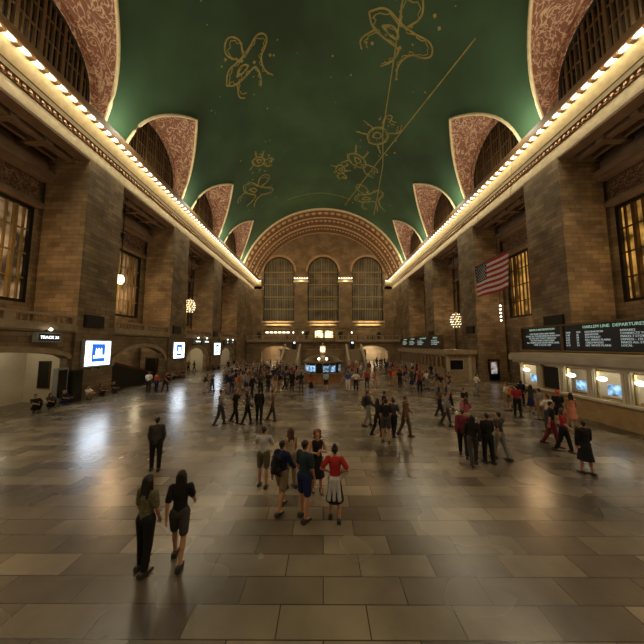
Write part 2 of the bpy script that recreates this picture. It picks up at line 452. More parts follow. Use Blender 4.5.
# painted constellations: generic figures of gold lines and stars on the vault
def vault_path(pts, wd):
    mb = MB(); P = []
    for (y0, t0), (y1, t1) in zip(pts, pts[1:]):
        L = math.hypot(y1-y0, (t1-t0)*VR); n = max(1, int(L/.5))
        for k in range(n): P.append((y0+(y1-y0)*k/n, t0+(t1-t0)*k/n))
    P.append(pts[-1])
    vs = []; r = VR-.04
    for i, (y, t) in enumerate(P):
        a = P[max(i-1, 0)]; b = P[min(i+1, len(P)-1)]
        dy, dt = b[0]-a[0], (b[1]-a[1])*VR; L = math.hypot(dy, dt) or 1
        ny, ntv = -dt/L*wd/2, dy/L*wd/2
        for q in (1, -1):
            yy, tt = y+q*ny, t+q*ntv/VR
            vs.append((r*math.sin(tt), yy, VC + r*math.cos(tt)))
    return vs, [(2*i, 2*i+1, 2*i+3, 2*i+2) for i in range(len(P)-1)]
def figure(c, sc, loops, rot=0):
    mb = MB(); cr, sr = math.cos(rot), math.sin(rot)
    for lp in loops:
        # smooth loops by midpoint subdivision
        q = [(c[0] + (x*cr - y*sr)*sc, c[1] + (x*sr + y*cr)*sc/VR) for x, y in lp]
        for _ in range(2):
            nq = [q[0]]
            for a, b in zip(q, q[1:]):
                nq += [(a[0]*.75+b[0]*.25, a[1]*.75+b[1]*.25), (a[0]*.25+b[0]*.75, a[1]*.25+b[1]*.75)]
            nq.append(q[-1]); q = nq
        vs, fs = vault_path(q, .17); mb.add(vs, fs)
        q2 = [(c[0] + (a-c[0])*.86 + .12*math.sin(i*1.7), c[1] + (b-c[1])*.86 + .008*math.cos(i*2.3)) for i, (a, b) in enumerate(q)]
        vs, fs = vault_path(q2, .10); mb.add(vs, fs)
    for k in range(9):
        y = c[0] + random.uniform(-1, 1)*sc*1.6; t = c[1] + random.uniform(-1, 1)*sc*1.6/VR; r = VR-.05; d = random.choice((.12, .2))
        mb.add([(r*math.sin(t+a/VR), y+b, VC+r*math.cos(t+a/VR)) for a, b in ((d, 0), (0, d), (-d, 0), (0, -d))], [(0,1,2,3)])
    return mb
beast = [[(-1.6,.1),(-1.1,.6),(-.3,.5),(.4,.6),(1.1,.9),(1.5,.6),(1.2,.2),(.7,0),(.5,-.7),(.8,-1.2)],[(-1.6,.1),(-1.2,-.3),(-.4,-.3),(.3,-.2),(.2,-.9),(-.1,-1.3)],
         [(-1.1,-.3),(-1.5,-.9),(-1.2,-1.2)],[(-.3,.5),(-.8,1.2),(-.2,1.7),(.3,1.2),(0,.6)],[(-.9,0),(-.5,.3),(0,.1),(-.3,-.1),(-.9,0)]]
crab = [[(-1,0),(-.6,.6),(.2,.7),(.8,.3),(.9,-.3),(.2,-.7),(-.6,-.5),(-1,0)],[(.8,.3),(1.5,.8),(2.0,.5),(1.6,.3),(1.9,0)],[(.9,-.3),(1.6,-.7),(2.1,-.3)],[(-.6,.6),(-1.0,1.3)],[(.2,.7),(.1,1.5)],[(-.6,-.5),(-.9,-1.2)],[(-.4,.2),(.1,.4),(.4,0),(0,-.3),(-.4,.2)]]
man = [[(0,1.5),(.35,1.7),(.3,2.1),(-.1,2.2),(-.3,1.8),(0,1.5)],[(0,1.5),(-.6,1.2),(-.5,.2),(-.7,-.8),(-.5,-1.8)],[(0,1.5),(.6,1.1),(.4,.2),(.7,-.7),(.5,-1.7)],[(.6,1.1),(1.3,1.6),(1.9,1.3)],[(-.6,1.2),(-1.4,.8),(-1.7,1.4)],[(-.5,.2),(0,-.1),(.4,.2)]]
FIG = [((44.0, -.67), 2.4, beast, .5), ((40.5, .30), 2.0, crab, 1.1), ((49.0, .52), 2.6, beast, 2.3), ((34.5, .42), 2.0, crab, 2.6), ((25.0, -.42), 2.0, beast, 1.9), ((23.0, .40), 2.3, beast, 1.2), ((43.5, .16), 1.3, crab, .2), ((38.0, -.55), 1.3, crab, .9)]
for c, sc_, lp, rot in FIG:
    o = figure(c, sc_, lp, rot).build('constellation_painting', M['paint'], vo, fix=False)
mb = MB()
for pts in ([(18, .36), (33.4, .446), (39.2, .524), (53.6, .608)], [(20, .75), (32, .576), (54.6, .254)], [(52, .30), (51, 0), (51, -.4)]):
    vs, fs = vault_path(pts, .14); mb.add(vs, fs)
for k in range(60):
    y = random.uniform(6, 54); t = random.uniform(-.75, .75); r = VR-.05; d = random.choice((.07, .1, .14))
    mb.add([(r*math.sin(t+a/VR), y+b, VC+r*math.cos(t+a/VR)) for a, b in ((d, 0), (0, d), (-d, 0), (0, -d))], [(0,1,2,3)])
mb.build('star_lines', M['paint'], vo, fix=False)

# ------------------------------------------------------------ far arch (stepped rings) and far wall
mb = MB(); ring = [(20.2,YV-.02),(19.25,YV),(18.85,YV+.15),(18.8,YV+.5),(19.05,YV+.9),(19.0,YV+3.2),(18.75,YV+3.4),(18.7,YV+4.0),(18.9,YV+4.3),(18.8,YV+6.6),(18.45,YV+6.9),(18.4,YV+7.6),(18.55,YV+8.0),(18.45,YV+10.2),(18.1,YV+10.6),(18.05,YE+.1)]
mi = [0,2,0,1,1,1,0,1,1,1,0,0,1,1,0]
NS = 72; th1 = R(76)
for i in range(NS):
    t0 = -th1 + 2*th1*i/NS; t1 = -th1 + 2*th1*(i+1)/NS
    for k in range(len(ring)-1):
        (r0, y0), (r1, y1) = ring[k], ring[k+1]
        mb.add([(r0*math.sin(t0), y0, VC+r0*math.cos(t0)), (r0*math.sin(t1), y0, VC+r0*math.cos(t1)), (r1*math.sin(t1), y1, VC+r1*math.cos(t1)), (r1*math.sin(t0), y1, VC+r1*math.cos(t0))], [(0,1,2,3)], mi[k])
for band, (rr, yy, cnt, rad) in enumerate(((19.0, YV+2.0, 34, .62), (18.82, YV+5.4, 46, .45), (18.47, YV+9.1, 60, .34))):
    for i in range(cnt):
        t = -th1 + 2*th1*(i+.5)/cnt
        ct = Vector((rr*math.sin(t), yy, VC+rr*math.cos(t))); nrm = Vector((-math.sin(t), 0, -math.cos(t))); u = Vector((math.cos(t), 0, -math.sin(t))); yv = Vector((0, 1, 0))
        vs = [ct + nrm*.02 + (u*math.cos(a*math.pi/5) + yv*math.sin(a*math.pi/5))*rad for a in range(10)] + [ct + nrm*.22 + (u*math.cos(a*math.pi/5) + yv*math.sin(a*math.pi/5))*rad*.5 for a in range(10)]
        mb.add(vs, [(a, (a+1)%10, 10+(a+1)%10, 10+a) for a in range(10)] + [tuple(range(10, 20))], 0)
o = struct(mb.build('trim_arch', [M['arch'], M['archband'], M['gold']], fix=False), 'great stepped and coffered arch framing the far wall')

XW = (-11.75, 0, 11.75); HWW = 4.1; SILL = 10.4; SPR = 23.6
mb = MB()
arch_wall(mb, -HW-.2, HW+.2, 0, lambda u: VC + math.sqrt(max(1, 18.9**2-u*u)), [(x, HWW, SILL, SPR, HWW) for x in XW], lambda u, vv, z: (u, YE+vv, z), .9)
struct(mb.build('wall_far', M['stone_far']))
for x in XW:
    tall_window(lambda u, vv, z: (u, YE+.45+vv, z), x, HWW, SILL, SPR, HWW, M['winfar'], 18, 2, gm=M['litbar'], walk=(13.6, 16.9, 20.2, SPR))
mb = MB()
for x in XW:                     # arch surrounds and sills
    seg = 28
    for k in range(seg):
        a0 = math.pi*k/seg; a1 = math.pi*(k+1)/seg
        vs = []
        for y in (YE-.18, YE+.05):
            for r in (HWW+.02, HWW+.55):
                for a in (a0, a1): vs.append((x - r*math.cos(a), y, SPR + r*math.sin(a)))
        mb.add(vs, [(0,1,3,2),(4,6,7,5),(0,4,5,1),(2,3,7,6)])
    mb.box(x-HWW-.4, x+HWW+.4, YE-.35, YE, SILL-.45, SILL)
struct(mb.build('trim_window_surrounds', M['arch']))
for x, side in ((-5.85, 'left'), (5.85, 'right')):
    mb = MB().box(x-1.7, x+1.7, YE-.55, YE, 8.6, 20.6)
    mb.box(x-1.95, x+1.95, YE-.9, YE, 20.6, 21.0, 2).box(x-2.0, x+2.0, YE-1.0, YE, 21.9, 22.2)
    mb.box(x-1.8, x+1.8, YE-.62, YE, 21.0, 21.9, 1)
    o = struct(mb.build('trim_pilaster_' + side, [M['stone_far'], M['brown'], M['gold']]))
    for k in range(6):
        b = bpy.data.objects.new('bulb', bulb_me2); COL.objects.link(b); b.parent = o; b.location = (x-1.6+.64*k, YE-.85, 21.6)
    point('pilaster_glow', (x, YE-1.3, 21.2), 45, (1, .85, .55), .3)
for s in (-1, 1):
    mb = MB().box(s*16.1, s*18.3, YE-.6, YE, 0, 18.7)
    struct(mb.build('trim_corner_pilaster_' + ('left' if s < 0 else 'right'), M['stone_far']))
struct(MB().box(-HW, HW, YE-.25, YE, 8.2, 8.7).box(-HW, HW, YE-.4, YE, 9.4, 9.6).build('trim_ledge', M['stone_far']))
# near end wall, behind the camera
mb = MB(); arch_wall(mb, -AW-.5, AW+.5, 0, lambda u: max(19.2, VC + math.sqrt(max(1, 19.3**2-u*u))) if abs(u) < 19 else 19.2, [(x, HWW, 10.4, 23.6, HWW) for x in XW], lambda u, vv, z: (u, YN-vv, z), .6)
struct(mb.build('wall_near', M['stone_far']))
for x in XW: tall_window(lambda u, vv, z: (u, YN-.3-vv, z), x, HWW, SILL, SPR, HWW, M['fillglass'], 24, 8)  # unseen windows, their glow added as warm fill for camera-facing stone

# ------------------------------------------------------------ balconies
def baluster_row(mb, p0, p1, z0, z1, step=.42, piers=4.0, th=.16):
    p0 = Vector(p0); p1 = Vector(p1); L = (p1-p0).length; d = (p1-p0)/L; n = Vector((-d.y, d.x))
    def bx(a, b, h, za, zb):
        q = [p0+d*a-n*h, p0+d*b-n*h, p0+d*b+n*h, p0+d*a+n*h]
        mb.add([(v_.x, v_.y, za) for v_ in q] + [(v_.x, v_.y, zb) for v_ in q], [(3,2,1,0),(4,5,6,7),(0,1,5,4),(1,2,6,5),(2,3,7,6),(3,0,4,7)])
    bx(0, L, th+.04, z0, z0+.12); bx(0, L, th+.06, z1-.14, z1)
    k = int(L/step)
    for i in range(k):
        q = p0 + d*(step*(i+.5)); h = z1-z0-.24
        mb.lathe([(.05, 0), (.05, h*.08), (.1, h*.3), (.055, h*.62), (.04, h*.85), (.07, h)], (q.x, q.y, z0+.11), 6)
    m_ = max(1, int(L/piers))
    for i in range(m_+1):
        a = L*i/m_; bx(max(0, a-.3), min(L, a+.3), th+.03, z0, z1-.1)
bal = MB(); arc = MB()
for a, b in zip(PIERS[2:], PIERS[3:]):
    y0, y1 = a[1], b[0]
    bal.box(-HW-.02, -AW, y0, y1, 5.0, 5.25).box(-HW+.12, -HW-.5, y0, y1, 5.1, 5.5)
    baluster_row(bal, (-HW-.2, y0), (-HW-.2, y1), 5.5, 6.22)
struct(bal.build('trim_balcony_left', M['balstone']), 'stone balustrade balcony running between the left piers')
ops = [(15.1, 3.8, 0, 3.1, .55), (26.8, 3.75, 0, 2.3, 1.6), (38.5, 2.9, 0, 2.6, 1.1), (50.25, 2.9, 0, 2.4, 1.2)]
for (a, b), op in zip([(10.9, 19.15), (22.65, 30.9), (34.4, 42.65), (46.15, 54.9)], ops):
    arch_wall(arc, a, b, 0, 5.1, [op], lambda u, vv, z: (-18.55-vv, u, z), .5)
    seg = 24; c, hw, zb, zs, rise = op
    for k in range(seg):
        a0 = math.pi*k/seg; a1 = math.pi*(k+1)/seg; vs = []
        for x in (-18.42, -18.56):
            for e in (.0, .38):
                for t in (a0, a1): vs.append((x, c - (hw+e)*math.cos(t), zs + (rise+e)*math.sin(t)))
        arc.add(vs, [(0,1,3,2),(4,6,7,5),(0,4,5,1),(2,3,7,6)], 1)
struct(arc.build('wall_arcade', [M['stone'], M['balstone']]), 'arched stone wall under the left balcony')
lin = MB()
for a, b in ((10.9, 19.1), (34.5, 42.6), (46.2, 54.8)): lin.box(-21.6, -21.95, a, b, 0, 5).box(-19.1, -21.6, b-.1, b+.02, 0, 5)
struct(lin.build('wall_passages', M['cream']))
for y, p in ((16.2, 55), (26.5, 10), (38.5, 120), (50.3, 100)):
    point('passage_lamp', (-20.2, y, 3.9), p, (1, .9, .68), .25)

# ------------------------------------------------------------ far balcony, arcades, stairs
YB = 62.0
mb = MB().box(-18, 18, YB-1.2, YE, 4.75, 5.05).box(-18, 18, YB-1.35, YB-.9, 4.9, 5.3)
baluster_row(mb, (-18, YB-1.1), (18, YB-1.1), 5.3, 6.35, .5, 4.0)
struct(mb.build('trim_balcony_far', M['balstone']), 'long stone balustrade balcony across the far end')
mb = MB(); arch_wall(mb, -18.2, 18.2, 0, 4.8, [(-11, 3.6, 0, 2.5, 1.4), (11.6, 3.6, 0, 2.5, 1.4), (0, 2.4, 0, 1.9, 1.0)], lambda u, vv, z: (u, YB+vv, z), .6)
struct(mb.build('wall_balcony', M['stone_far']))
for x, p, c in ((-11, 420, (1, .80, .55)), (11.6, 800, (1, .9, .7)), (0, 60, WARM)): area('passage_lamp', (x, 65, 4.6), (0, 0, 0), 5, 3, p, c)
struct(MB().box(-9.3, 9.3, 56.6, YB-1.0, 0, 3.0).box(-9.5, 9.5, 56.4, YB-1.2, 3.0, 3.15).build('trim_landing', M['stone_far']))
for s, side in ((-1, 'left'), (1, 'right')):
    t = tag(empty('staircase', (s*6.6, 56.6, 0)), 'pale stone staircase descending from the far balcony on the %s of the round booth' % side, 'staircase', 'far staircases')
    st = MB(); N = 17; rise = 3.15/N; run = .34
    for k in range(N):
        st.box(-1.45, 1.45, -run*(N-k), 0, rise*k, rise*(k+1))
    st.build('steps', M['balstone'], t)
    for q in (-1, 1):
        rl = MB(); xx = q*1.6; L = run*N
        vs = []
        for x in (xx-.12, xx+.12):
            vs += [(x, 0, 0), (x, 0, 4.2), (x, -L-.2, 1.05), (x, -L-.2, 0)]
        rl.add(vs, [(0,1,2,3),(7,6,5,4),(0,4,5,1),(1,5,6,2),(2,6,7,3)])
        rl.box(xx-.28, xx+.28, -L-.7, -L-.15, 0, 1.3)
        vs = []
        for x in (xx-.2, xx+.2): vs += [(x, 0, 4.2), (x, 0, 4.36), (x, -L-.2, 1.21), (x, -L-.2, 1.05)]
        rl.add(vs, [(0,1,2,3),(7,6,5,4),(0,4,5,1),(1,5,6,2),(2,6,7,3)])
        rl.build('balustrade', M['marble'], t)
    # dark gate panel with a lit number box at the head of each stair
    g = tag(empty('sign_box', (s*6.0, 55.2 if False else 56.2, 3.15)), 'small dark sign with lit white digits above the %s far staircase' % side, 'sign', 'lit signs above the far stairs')
    g.location = (s*6.4, 57.6, 3.15)
    MB().box(-.5, .5, -.12, .12, 0, 1.9).build('case', M['black'], g)
    text('12' if s < 0 else '10', .62, M['texthot'], g, (0, -.14, 1.75), (R(90), 0, 0), 'lettering', 'CENTER')

# lit display pair on the balcony, uplights under the window sills
dp = tag(empty('lit_display', (.2, 60.2, 5.05)), 'glowing yellow double panel on the far balcony above the round booth', 'display')
for x in (-1.15, 1.15): MB().box(x-.92, x+.92, -.06, .04, .75, 2.35).build('panel', M['yellow'], dp)
f = MB()
for x in (-2.3, 0, 2.3): f.tube([(x, -.1, -1.9), (x*1.06, -.1, .8), (x, -.1, 2.45)], .09, 8)
f.box(-2.4, 2.4, -.15, .05, 2.38, 2.52).box(-2.3, 2.3, -.15, .05, .55, .7)
f.build('frame', M['bronze'], dp)
f = MB()
for k in range(19): f.box(-2.2+.24*k, -2.14+.24*k, -.12, -.04, -.3, .55)
f.build('lattice', M['bronze'], dp)
for x, nm in ((-11.75, 'left'), (0, 'middle'), (11.75, 'right')):
    o = tag(empty('wall_light', (x, YE-.75, 8.75)), 'glowing warm strip light beneath the %s far window' % nm, 'light', 'strip lights under the far windows')
    MB().box(-3.0, 3.0, -.15, -.12, -.06, .3).box(-3.0, 3.0, -.12, .15, -.06, .04).build('housing', M['bronze'], o)
    MB().box(-2.9, 2.9, -.12, .1, .04, .06).build('diffuser', M['bulb'], o)
    area('strip_glow', (x, YE-.8, 8.9), (R(180), 0, 0), 5.6, .2, 260, (1, .86, .5))
    area('strip_glow_down', (x, YE-1.0, 8.6), (R(0), 0, 0), 5.6, .2, 30, (1, .8, .45))
def planter(x, y, z, sc, label):
    t = tag(empty('potted_palm', (x, y, z)), label, 'plant', 'dark plants on the far balcony')
    MB().lathe([(.25, 0), (.34, .5), (.36, .55), (.3, .55)], n=12).build('pot', M['bronze'], t)
    lf = MB()
    for k in range(46):
        a = random.uniform(0, 6.28); h = random.uniform(.6, 1.6)*sc; r = random.uniform(.5, 1.1)*sc
        d = Vector((math.cos(a), math.sin(a), 0)); sd = Vector((-d.y, d.x, 0))*.09
        p = [Vector((0, 0, .5)), Vector((0, 0, .5)) + d*r*.5 + Vector((0, 0, h)), Vector((0, 0, .5)) + d*r + Vector((0, 0, h*.75))]
        lf.add([p[0]-sd*.4, p[0]+sd*.4, p[1]-sd*1.6, p[1]+sd*1.6, p[2]], [(0,1,3,2),(2,3,4)])
    lf.build('leaves', M['leaf'], t, fix=False)
planter(-3.9, 61.6, 5.05, 1.15, 'dark bushy palm left of the glowing yellow panel')
planter(4.1, 61.6, 5.05, 1.15, 'dark bushy palm right of the glowing yellow panel')
planter(-15.2, 61.8, 5.05, 1.1, 'dark bushy palm at the left end of the far balcony')
planter(13.2, 61.8, 5.05, 1.1, 'dark bushy palm before the right far window')
# lit bar front and tables behind the far balustrade
br = tag(empty('bar_counter', (-11.3, 65.4, 5.05)), 'dark bar with white lit strip on the far balcony left of the palm', 'bar')
MB().box(-3.6, 3.6, -.3, .4, 0, 1.1).build('counter', M['wood'], br)
for q in range(6): MB().box(-3.1+q*1.05, -2.45+q*1.05, -.25, .1, 2.05, 2.35).build('light', M['bulb'], br)
MB().box(-3.7, 3.7, -.35, .45, 2.5, 2.7).tube([(-3.6, 0, 1.1), (-3.6, 0, 2.5)], .06).tube([(3.6, 0, 1.1), (3.6, 0, 2.5)], .06).build('canopy', M['bronze'], br)
for i, x in enumerate((-7.2, -4.9, 6.9)):
    o = tag(empty('globe_lamp', (x, 62.6, 5.05)), ['white globe lamp standing beside the bar on the far balcony', 'white globe lamp close to the left palm of the yellow panel', 'white globe lamp on the far balcony right of the yellow panel'][i], 'lamp', 'globe lamps on the far balcony')
    MB().lathe([(.14, 0), (.03, .06), (.03, 1.9)], n=8).build('pole', M['bronze'], o)
    MB().ball((0, 0, 2.05), .17).build('globe', M['lampw'], o, smooth=True)
for i, x in enumerate((8.2, 9.6, 11.0, 12.4)):
    pass

# ------------------------------------------------------------ round information booth with its four-faced clock
ib = tag(empty('information_booth', (-.05, 30.2, 0)), 'round marble and brass information booth with a four-faced clock on top', 'booth')
MB().lathe([(2.3, 0), (2.3, .12), (2.18, .16), (2.18, .9), (2.36, .95), (2.36, 1.05), (1.9, 1.05)], n=16).build('counter', M['wood'], ib)
for k in range(16):
    a0 = 2*math.pi*k/16; a1 = 2*math.pi*(k+1)/16; r = 2.0
    p0 = Vector((r*math.cos(a0), r*math.sin(a0))); p1 = Vector((r*math.cos(a1), r*math.sin(a1)))
    MB().tube([(p0.x*1.01, p0.y*1.01, 1.05), (p0.x*1.01, p0.y*1.01, 2.15)], .045, 6).build('mullion', M['brass'], ib)
    q0 = p0.lerp(p1, .1); q1 = p0.lerp(p1, .9)
    if k % 3 != 2:
        scn = MB().add([(q0.x, q0.y, 1.2), (q1.x, q1.y, 1.2), (q1.x, q1.y, 1.85), (q0.x, q0.y, 1.85), (q0.x*.96, q0.y*.96, 1.2), (q1.x*.96, q1.y*.96, 1.2), (q1.x*.96, q1.y*.96, 1.85), (q0.x*.96, q0.y*.96, 1.85)], [(0,1,2,3),(7,6,5,4),(0,4,5,1),(3,2,6,7),(0,3,7,4),(1,5,6,2)])
        scn.build('screen', M['sblue'], ib)
MB().lathe([(1.9, 1.05), (1.92, 1.12), (1.92, 1.95), (1.7, 1.98)], n=16).build('kiosk', M['dark'], ib)
MB().lathe([(2.1, 2.05), (2.28, 2.1), (2.28, 2.3), (2.05, 2.38), (1.75, 2.65), (1.2, 2.86), (.5, 2.96), (.35, 3.05), (.3, 3.1)], n=24).build('roof', M['bronze'], ib, smooth=True)
for x in (-.42, .42):
    MB().ball((x, -2.0, 2.62), .13).build('lamp', M['lampw'], ib, smooth=True)
ck = empty('clock', (0, 0, 3.1), parent=ib)
MB().lathe([(.22, 0), (.12, .08), (.12, .15)], n=12).lathe([(.25, .86), (.12, .95), (.07, 1.05), (.1, 1.12), (.01, 1.22)], n=12).build('clock_body', M['brass'], ck, smooth=True)
for k in range(4):
    a = k*math.pi/2 + math.pi/4*0
    fo = MB().tube([(0, -.2, .5), (0, -.34, .5)], .36, 24).build('clock_face', M['clock'], ck, rz=a)
for k in range(4):
    hm = MB().box(-.02, .02, -.36, -.345, .5, .76).box(0, .17, -.36, -.345, .48, .52)
    hm.tube([(.37*math.cos(t*math.pi/12), -.33, .5+.37*math.sin(t*math.pi/12)) for t in range(25)], .03, 6, cap=False)
    hm.build('clock_hands', M['dark'], ck, rz=k*math.pi/2)
point('booth_light', (0, 30.2, 4.9), 40, WARM, .2)
point('booth_inner', (-.05, 27.5, 2.0), 6, (.7, .85, 1), .3)

# ------------------------------------------------------------ ticket booths with departure boards on the right
RZ = R(-90)
def ticket_booth(y0, y1, label, nwin, lit, boards, glab):
    stn = M['cream'] if y0 < 16 else M['balstone']
    xf = 14.6; t = tag(empty('ticket_booth', (xf, y0, 0)), label, 'ticket booth', 'ticket booths on the right')
    L = y1-y0; D = HW-xf-.15
    b = MB().box(.05, D, 0, L, 0, 1.15)
    b.build('base_wall', M['goldstone'] if y0 < 16 else M['balstone'], t)
    MB().box(-.22, .3, -.05, L+.05, 1.15, 1.27).build('counter', stn, t)
    pitch = L/nwin; pil = MB(); back = MB().box(1.3, 1.4, 0, L, 1.2, 2.85)
    for e in (0, L-.14): MB().box(.05, D, e, e+.14, 1.15, 2.85).build('end_wall', stn, t)

    for k in range(nwin+1):
        y = k*pitch; pil = MB()
        pil.box(.0, .35, max(0, y-.22), min(L, y+.22), 1.27, 2.85)
        for q in (-.17, -.06, .05): pil.tube([(-.02, min(max(y+q+.03, .05), L-.05), 1.3), (-.02, min(max(y+q+.03, .05), L-.05), 2.75)], .045, 6)
        pil.box(-.1, .38, max(0, y-.27), min(L, y+.27), 2.7, 2.85)
        pil.build('pilaster', stn, t)
    back.build('rear_wall', M['cream'], t)
    for k in range(nwin):
        y = k*pitch + pitch/2; hw = pitch/2-.24
        wn = MB().box(.08, .16, y-hw, y+hw, 1.27, 1.33).box(.08, .16, y-hw, y+hw, 2.7, 2.8).box(.08, .16, y-hw, y-hw+.06, 1.3, 2.8).box(.08, .16, y+hw-.06, y+hw, 1.3, 2.8)
        wn = wn.build('ticket_window', M['brass'], t)
        st = lit[k % len(lit)]
        if st == 'd': MB().box(.12, .16, y-hw+.04, y+hw-.04, 1.3, 2.75).build('shutter', M['dark'], wn)
        elif st == 's': 
            for q in range(4): MB().box(.1, .18, y-hw+.1+q*(2*hw-.2)/4, y-hw+.1+(q+.45)*(2*hw-.2)/4, 1.3, 2.75).build('slat', M['wood'], wn)
        else:
            MB().box(.35, .42, y-hw*.75, y+hw*.55, 1.5, 2.05).build('screen', M['sblue'], wn)
            MB().ball((.1, y+hw*.55, 2.32), .12, .26, .12).build('lamp', M['lampw'], wn, smooth=True)
            if y0 < 16: point('ticket_light', (xf+.7, y0+y, 2.5), 9, (1, .88, .62), .12)
    MB().box(-.32, D, -.25, L+.25, 2.85, 3.02).box(-.5, D, -.42, L+.42, 3.02, 3.4).box(-.42, D, -.35, L+.35, 3.4, 3.52).build('cornice', M['marble'] if y0 < 16 else M['balstone'], t)
    return t
tb1 = ticket_booth(6.0, 19.6, 'stone ticket booth with lit windows under the nearest departure board', 8, 'llldldll'[::1] and ['l','l','l','l','l','l','d','l'], None, '')
tb2 = ticket_booth(31.3, 49.0, 'farther ticket booth with slatted windows under four small departure boards', 14, ['s'], None, '')
# vent window in the end wall of the farther booth
wv = empty('end_window', (.0, 0, 0), parent=tb2)
MB().box(.5, 2.0, -.06, .02, 1.2, 2.3).build('vent', M['black'], wv); MB().box(.4, 2.1, -.04, .03, 1.1, 2.4).box(2.6, 3.0, -.1, .02, 0, 2.85).box(.05, .35, -.1, .02, 0, 2.85).build('window_frame', M['marble'], wv)

def board(y_far, L, label, cols, zt=5.32, zb=3.72, grp='departure boards', head=None):
    t = tag(empty('departure_board', (14.75, y_far, 0), RZ), label, 'departure board', grp)
    # local x runs towards the camera, local -y faces the hall
    MB().box(0, L, 0, .35, zb, zt).build('case', M['black'], t)
    f = MB().box(-.04, L+.04, -.06, .4, zt-.05, zt+.06).box(-.04, L+.04, -.06, .4, zb-.06, zb+.02).box(-.06, .04, -.06, .4, zb, zt).box(L-.04, L+.06, -.06, .4, zb, zt)
    f.build('frame', M['bronze'], t)
    MB().tube([(0, -.2, zb+.02), (L, -.2, zb+.02)], .022, 6).tube([(.1, -.2, zb+.02), (.1, .0, zb-.02)], .02, 5).tube([(L-.1, -.2, zb+.02), (L-.1, 0, zb-.02)], .02, 5).build('rail', M['brass'], t)
    for (x, z, s, body, m, al) in cols:
        text(body, s, m, t, (x, -.03, z), (R(90), 0, 0), 'lettering', al, lsp=1.0)
    return t
# the case faces the hall: local -y must point to -x, so rotate by -90 deg
board(19.35, 3.2, 'black board of train service notices at the far end of the nearest booth', [
    (1.75, 5.22, .19, 'SERVICE INFORMATION', M['textg'], 'CENTER'),
    (1.75, 4.92, .15, 'FOR TRAIN TIMES AND FARES\nPLEASE SEE THE INFORMATION BOOTH\nOR ASK ANY TICKET WINDOW\nON THE MAIN CONCOURSE\nALL TRAINS LEAVE FROM UPPER LEVEL\nHAVE A GOOD TRIP', M['text'], 'CENTER')])
board(16.05, 5.2, 'long black departure board listing times tracks and destinations', [
    (2.7, 5.22, .23, 'HARLEM LINE  DEPARTURES', M['textg'], 'CENTER'),
    (.2, 4.9, .15, 'TIME\n5:48\n5:53\n6:02\n6:11\n6:19', M['text'], 'LEFT'),
    (.85, 4.9, .15, 'TRK\n36\n38\n29\n32\n34', M['text'], 'LEFT'),
    (1.35, 4.9, .15, 'DESTINATION\nBREWSTER\nSOUTHEAST\nNO. WHITE PLAINS\nCRESTWOOD\nNO. WHITE PLAINS', M['text'], 'LEFT'),
    (3.1, 4.9, .15, 'REMARKS\nCONNECTS TO WASSAIC\nMAKES 7 STOPS\nEXPRESS - 125 ST\nMAKES ALL STOPS\nLOCAL', M['text'], 'LEFT')])
lines = ['HUDSON LINE', 'HARLEM LINE', 'NEW HAVEN LINE', 'ARRIVALS']
yy = 48.6
for i, (L, nm) in enumerate(zip((3.6, 3.6, 5.0, 3.2), ('leftmost', 'second', 'third and widest', 'rightmost'))):
    board(yy, L, '%s of four small black departure boards on the farther booth' % nm, [
        (L/2, 5.2, .3, lines[i], M['textg'], 'CENTER'),
        (.3, 4.8, .24, '5:50 21 CROTON\n5:55 26 POUGHKEEPSIE\n6:04 14 YONKERS\n6:10 40 STAMFORD'[: 52], M['text'], 'LEFT')], zt=5.35, zb=3.6)
    yy -= L + .15

# ------------------------------------------------------------ screens and speakers on the left piers, dark squares on all
order = ['nearest', 'second', 'third']
for i, c in enumerate(PC):
    t = tag(empty('advert_screen', (-18.18, c, 3.45), R(90)), 'bright white screen with blue square emblem on the %s left pier' % order[i], 'screen', 'lit screens on the left piers')
    # local -y faces the hall (+x): rotate +90
    w2 = 1.15
    MB().box(-w2-.14, w2+.14, -.16, .05, -1.08, 1.08).build('case', M['grey'], t)
    MB().box(-w2, w2, -.18, -.15, -.95, .95).build('display', M['screen'], t)
    MB().box(-.62, .60, -.195, -.175, -.68, .74).build('blue_panel', M['blue'], t)
    em = MB()
    em.add([(-.32,-.205,-.32),(.32,-.205,-.32),(.26,-.205,.42),(.12,-.205,.22),(0,-.205,.42),(-.12,-.205,.22),(-.26,-.205,.42)], [tuple(range(7))])
    em.add([(-.48,-.205,-.38),(.48,-.205,-.38),(.48,-.205,-.16),(-.48,-.205,-.16)], [(0,1,2,3)])
    em.build('emblem', M['screen'], t, fix=False)
    for x in (-.4, .4): MB().box(x-.05, x+.05, -.1, .12, -1.3, -1.05).build('bracket', M['grey'], t)
    area('screen_glow', (-17.8, c, 3.45), (0, R(-90), 0), 1.8, 2.2, 50, (.8, .9, 1))
for s, side in ((-1, 'left'), (1, 'right')):
    for i, c in enumerate(PC):
        if s > 0 and i == 0: yy0, z0 = c, 6.0
        o = tag(empty('loudspeaker', (s*(HW-.02), c-.35, 5.95), -s*R(90)), 'square black loudspeaker panel high on the %s %s pier' % (order[i], side), 'loudspeaker', 'black panels on the piers')
        MB().box(-.85, .85, -.14, .03, -.48, .48).build('cabinet', M['black'], o)
        MB().box(-.78, .78, -.16, -.13, -.41, .41).build('mesh_front', M['dark'], o)

